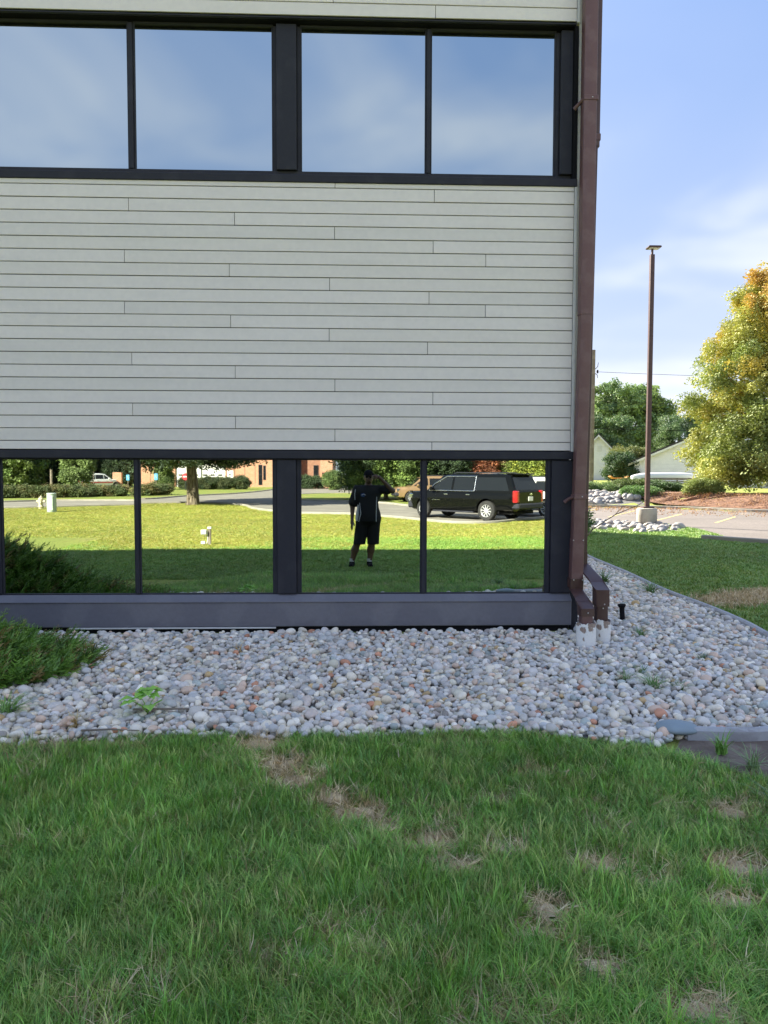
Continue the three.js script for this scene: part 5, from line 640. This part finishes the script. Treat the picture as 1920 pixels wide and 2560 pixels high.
{ // pose: near rear wheel at 5.06, 22.17; nose points away to the left
  const th = 0.781, f = [-Math.cos(th), Math.sin(th)], n = [Math.sin(th), Math.cos(th)], at = (a, b) => [5.06 + f[0] * a + n[0] * b, 22.17 + f[1] * a + n[1] * b], turn = Math.atan2(-f[1], f[0]);
  const p = at(1.43, 1.02); suv('large_suv', 'long black sport utility vehicle parked on the drive', [p[0], -0.115, p[1]], turn, { ...bigSuv, paint: blackPaint, chrome: true, emblem: true, badge: true, bumper: M.char });
  const q = at(0.9, 4.6); suv('white_suv', 'white vehicle mostly hidden behind the black one', [q[0], -0.115, q[1]], turn, { ...bigSuv, L: 5.0, W: 1.95, H: 1.72, belt: 1.08, hood: 1.05, rear: 1.05, wb: 2.95, R: 0.37, ws1: 0.75, cowl: 1.45, paint: flat([0.74, 0.73, 0.70], 0.3, 0, { clearcoat: 0.8 }), bumper: M.char });
  suv('tan_suv', 'tan vehicle parked behind the standing man', [4.6, -0.10, 41.8], Math.PI - 0.12, { ...bigSuv, L: 4.8, W: 1.9, H: 1.7, belt: 1.05, hood: 1.02, rear: 1.0, wb: 2.8, R: 0.36, ws1: 0.7, cowl: 1.4, paint: flat([0.30, 0.19, 0.10], 0.35, 0.3, { clearcoat: 0.8 }), bumper: M.char });
  suv('white_truck', 'white and red utility truck far down the street', [-32.3, -0.12, 85.5], -0.8, { ...bigSuv, L: 5.0, paint: flat([0.70, 0.71, 0.72], 0.4), stripe: flat([0.45, 0.03, 0.03], 0.4), bumper: M.char });
}

// ---------------------------------------------------------------- the photographer
function mc(f, c, half, res) {                                   // mesh of a distance field on a cubic grid
  const m = new MarchingCubes(res, new THREE.MeshBasicMaterial(), false, false, 400000); m.isolation = 0; const h = res / 2;
  for (let k = 0; k < res; k++) for (let j = 0; j < res; j++) for (let i = 0; i < res; i++) m.field[k * res * res + j * res + i] = -f(c[0] + (i - h) / h * half, c[1] + (j - h) / h * half, c[2] + (k - h) / h * half);
  m.update(); const n = m.count, g = new THREE.BufferGeometry(), p = new Float32Array(m.positionArray.subarray(0, n * 3)); for (let i = 0; i < n; i++) for (let a = 0; a < 3; a++) p[i * 3 + a] = p[i * 3 + a] * half + c[a];
  g.setAttribute('position', new THREE.BufferAttribute(p, 3)); const e = half * 0.01, nn = new Float32Array(n * 3); for (let i = 0; i < n; i++) { const x = p[i * 3], y = p[i * 3 + 1], z = p[i * 3 + 2]; const v = V3(f(x + e, y, z) - f(x - e, y, z), f(x, y + e, z) - f(x, y - e, z), f(x, y, z + e) - f(x, y, z - e)).normalize(); nn.set([v.x, v.y, v.z], i * 3); } g.setAttribute('normal', new THREE.BufferAttribute(nn, 3));
  return clean(g);
}
const cap = (a, b, ra, rb, sx = 1, sz = 1) => (x, y, z) => { const bx_ = b[0] - a[0], by = b[1] - a[1], bz = b[2] - a[2], t = clamp(((x - a[0]) * bx_ + (y - a[1]) * by + (z - a[2]) * bz) / (bx_ * bx_ + by * by + bz * bz + 1e-9)), dx = (x - a[0] - bx_ * t) / sx, dy = y - a[1] - by * t, dz = (z - a[2] - bz * t) / sz; return Math.sqrt(dx * dx + dy * dy + dz * dz) - mix(ra, rb, t); };
const ell = (c, r) => (x, y, z) => { const a = (x - c[0]) / r[0], b = (y - c[1]) / r[1], d = (z - c[2]) / r[2], k = Math.sqrt(a * a + b * b + d * d); return (k - 1) * Math.min(...r); };
const blend = (k, ...fs) => (x, y, z) => { let d = 1e3; for (const f of fs) { const e = f(x, y, z), h = clamp(0.5 + 0.5 * (d - e) / k); d = mix(d, e, h) - k * h * (1 - h); } return d; };
const within = (f, g) => (x, y, z) => Math.max(f(x, y, z), g(x, y, z));
{ // local x to his right (world +x), y up, z back; he faces the windows (-z)
  const P = thing('person', 'man in black polo, shorts and cap raising a hand to his glasses', 'person', [0.17, ground(0, 7.02) - 0.005, 7.02]);
  const skin = flat([0.12, 0.065, 0.042], 0.5), cloth = flat([0.007, 0.0075, 0.010], 0.85), shortM = flat([0.006, 0.006, 0.007], 0.9), whiteM = flat([0.6, 0.6, 0.62], 0.7);
  const sL = [-0.20, 1.475, 0.02], eL = [-0.29, 1.16, 0.03], wL = [-0.30, 0.90, -0.04], hL = [-0.295, 0.80, -0.06], sR = [0.21, 1.475, 0.02], eR = [0.455, 1.44, -0.10], wR = [0.235, 1.665, -0.16], hR = [0.165, 1.71, -0.155];
  const hipL = [-0.10, 0.90, 0.03], kL = [-0.185, 0.50, 0.0], aL = [-0.30, 0.10, 0.03], hipR = [0.11, 0.90, 0.03], kR = [0.075, 0.49, -0.01], aR = [0.03, 0.10, 0.03];
  const arms = blend(0.03, cap(sL, eL, 0.062, 0.046), cap(eL, wL, 0.048, 0.030), cap(sR, eR, 0.062, 0.046), cap(eR, wR, 0.048, 0.030));
  const legs = blend(0.04, cap(hipL, kL, 0.10, 0.066), cap(kL, [-0.245, 0.33, 0.03], 0.064, 0.066), cap([-0.245, 0.33, 0.03], aL, 0.066, 0.042), cap(hipR, kR, 0.10, 0.066), cap(kR, [0.055, 0.33, 0.03], 0.064, 0.066), cap([0.055, 0.33, 0.03], aR, 0.066, 0.042));
  const trunk = blend(0.08, cap([-0.13, 1.40, 0.03], [0.13, 1.40, 0.03], 0.10, 0.10), cap([0, 1.36, 0.02], [0, 1.05, 0.0], 0.16, 0.165, 1.05, 0.85), cap([-0.06, 0.95, 0.02], [0.06, 0.95, 0.02], 0.15, 0.15, 1, 0.9), cap([0, 1.44, 0.03], [0.005, 1.58, 0.0], 0.062, 0.058));
  const head = blend(0.02, ell([0.01, 1.695, -0.01], [0.078, 0.115, 0.098]), ell([0.01, 1.635, -0.035], [0.062, 0.075, 0.068]), cap([0.01, 1.69, -0.10], [0.01, 1.655, -0.125], 0.012, 0.018), ell([-0.068, 1.675, 0.0], [0.012, 0.032, 0.022]), ell([0.088, 1.675, 0.0], [0.012, 0.032, 0.022]), cap([-0.012, 1.618, -0.098], [0.034, 1.618, -0.098], 0.007, 0.007));
  const hand = (w, pts, thumb) => { const f = [cap(w, pts[0], 0.030, 0.036)]; for (const c of pts.slice(1)) for (let i = 0; i < c.length - 1; i++) f.push(cap(c[i], c[i + 1], 0.0095, 0.0085)); for (let i = 0; i < thumb.length - 1; i++) f.push(cap(thumb[i], thumb[i + 1], 0.0115, 0.0095)); return blend(0.010, ...f); };
  const fg = (b, a, l, bend) => { const o = [b]; let p = b, d = a; for (let i = 0; i < 3; i++) { p = [p[0] + d[0] * l, p[1] + d[1] * l, p[2] + d[2] * l]; o.push(p); d = [d[0] + bend[0], d[1] + bend[1], d[2] + bend[2]]; const n = Math.hypot(...d); d = d.map((v) => v / n); l *= 0.85; } return o; };
  const handL = hand(wL, [[-0.297, 0.835, -0.055], fg([-0.315, 0.80, -0.085], [0.02, -0.97, -0.1], 0.036, [0.1, 0, 0.25]), fg([-0.312, 0.795, -0.065], [0.02, -1, -0.02], 0.038, [0.1, 0, 0.25]), fg([-0.306, 0.797, -0.045], [0.02, -1, 0.02], 0.036, [0.1, 0, 0.2]), fg([-0.298, 0.803, -0.027], [0.02, -0.98, 0.06], 0.03, [0.1, 0, 0.15])], fg([-0.278, 0.86, -0.085], [0.25, -0.8, -0.45], 0.03, [0, -0.1, 0.1]));
  const handR = hand(wR, [[0.195, 1.695, -0.158], fg([0.165, 1.735, -0.150], [-0.85, 0.1, -0.3], 0.032, [0.0, -0.35, 0.05]), fg([0.162, 1.720, -0.165], [-0.9, 0.0, -0.3], 0.034, [0.0, -0.35, 0.1]), fg([0.163, 1.703, -0.175], [-0.8, -0.2, -0.3], 0.032, [0.3, -0.3, 0.2]), fg([0.170, 1.688, -0.178], [-0.7, -0.35, -0.2], 0.027, [0.4, -0.3, 0.2])], fg([0.195, 1.675, -0.135], [-0.85, 0.15, -0.1], 0.032, [-0.05, 0.1, 0]));
  const bodyF = blend(0.025, trunk, arms, legs);
  const bodyG = [mc(bodyF, [0.05, 0.85, 0], 0.92, 120), mc(head, [0.01, 1.685, -0.02], 0.15, 70), mc(handL, [-0.3, 0.80, -0.05], 0.13, 64), mc(handR, [0.17, 1.70, -0.155], 0.13, 64)];
  part('body', bodyG, skin, P);
  const sleeve = blend(0.03, cap(sL, [-0.275, 1.22, 0.028], 0.085, 0.092, 1, 1), cap(sR, [0.36, 1.46, -0.055], 0.085, 0.09));
  const shirtF = within(blend(0.05, (x, y, z) => trunk(x, y, z) - 0.022, cap([0, 1.1, 0.0], [0.03, 0.90, 0.01], 0.175, 0.205, 1.02, 0.85), sleeve), blend(0.001, (x, y) => Math.max(0.865 - y, y - 1.545)));
  part('polo_shirt', mc(shirtF, [0.05, 1.2, 0], 0.5, 84), cloth, P);
  const shirt = P.children[P.children.length - 1];
  part('collar', [clean(new THREE.TorusGeometry(0.07, 0.016, 8, 22).rotateX(1.45)).translate(0.005, 1.535, 0.005)], cloth, shirt);
  const seam = (pts) => taper(pts, pts.map(() => 0.006), 6);
  part('piping', [seam([[0.16, 1.33, -0.135], [0.155, 1.15, -0.150], [0.15, 0.98, -0.160], [0.15, 0.87, -0.168]]), seam([[-0.16, 1.22, -0.125], [-0.15, 1.12, -0.142], [-0.135, 1.02, -0.152], [-0.16, 0.93, -0.158], [-0.175, 0.87, -0.15]]), seam([[-0.235, 1.47, -0.065], [-0.25, 1.38, -0.075], [-0.245, 1.27, -0.072]])], whiteM, shirt);
  part('side_panel', [taper([[-0.185, 1.18, -0.095], [-0.20, 1.0, -0.10], [-0.215, 0.88, -0.10]], [0.012, 0.03, 0.022], 8)], whiteM, shirt);
  part('emblem', [clean(new THREE.SphereGeometry(1, 18, 12).scale(0.055, 0.036, 0.008)).translate(-0.085, 1.36, -0.125)], flat([0.02, 0.06, 0.20], 0.6), shirt); part('emblem_arc', seam([[-0.12, 1.36, -0.134], [-0.095, 1.377, -0.136], [-0.065, 1.375, -0.136], [-0.045, 1.36, -0.134]]), whiteM, shirt);
  part('zip_pull', [seam([[0.005, 1.50, -0.085], [0.005, 1.42, -0.118]])], M.screw, shirt);
  const shortF = within(blend(0.03, cap([-0.07, 0.93, 0.01], [0.08, 0.93, 0.01], 0.168, 0.168, 1, 0.9), cap(hipL, [-0.165, 0.44, 0.0], 0.125, 0.112), cap(hipR, [0.095, 0.44, 0.0], 0.125, 0.110)), (x, y) => Math.max(0.435 - y, y - 1.0));
  part('shorts', mc(shortF, [0, 0.72, 0], 0.36, 72), shortM, P);
  for (const [a, s] of [[aL, -1], [aR, 1]]) {
    part('sock', lathe([[0.046, 0], [0.047, 0.09], [0.051, 0.1], [0.049, 0.103]], 18).translate(a[0], 0.06, a[2]), whiteM, P);
    part('shoe', mc(within(blend(0.03, cap([a[0], 0.045, a[2] + 0.03], [a[0] + s * 0.02, 0.035, a[2] - 0.16], 0.05, 0.045, 0.95), cap([a[0], 0.06, a[2]], [a[0], 0.09, a[2]], 0.05, 0.052)), (x, y) => Math.max(-0.002 - y, y - 0.105)), [a[0], 0.06, a[2] - 0.06], 0.2, 48), M.black, P);
  }
  part('cap', [mc(within(ell([0.01, 1.735, -0.005], [0.092, 0.098, 0.112]), (x, y, z) => 1.735 + z * 0.12 - y), [0.01, 1.75, 0], 0.14, 48), clean(new THREE.CylinderGeometry(0.075, 0.08, 0.008, 24, 1, false, Math.PI / 2, Math.PI).scale(1, 1, 1).rotateY(0)).scale(1, 1, 1.3).translate(0.01, 1.738, -0.08)], M.black, P);
  const sg = part('sunglasses', [cbox(0.052, 0.032, 0.008, 0.003).translate(-0.02, 1.698, -0.108), cbox(0.052, 0.032, 0.008, 0.003).translate(0.04, 1.698, -0.108), taper([[-0.045, 1.705, -0.105], [-0.072, 1.702, -0.06], [-0.074, 1.695, 0.0]], [0.003, 0.003, 0.003], 5), taper([[0.065, 1.705, -0.105], [0.092, 1.702, -0.06], [0.094, 1.695, 0.0]], [0.003, 0.003, 0.003], 5), taper([[-0.02, 1.706, -0.11], [0.04, 1.706, -0.11]], [0.003, 0.003], 5)], M.darkGlass, P);
  tag(part('cigarette', taper([[-0.118, 0.755, 6.93], [-0.108, 0.83, 6.915]], [0.006, 0.006], 8), whiteM), 'small white stick held in the man\'s lowered hand', 'stick');
}
renderer.render(scene, camera);
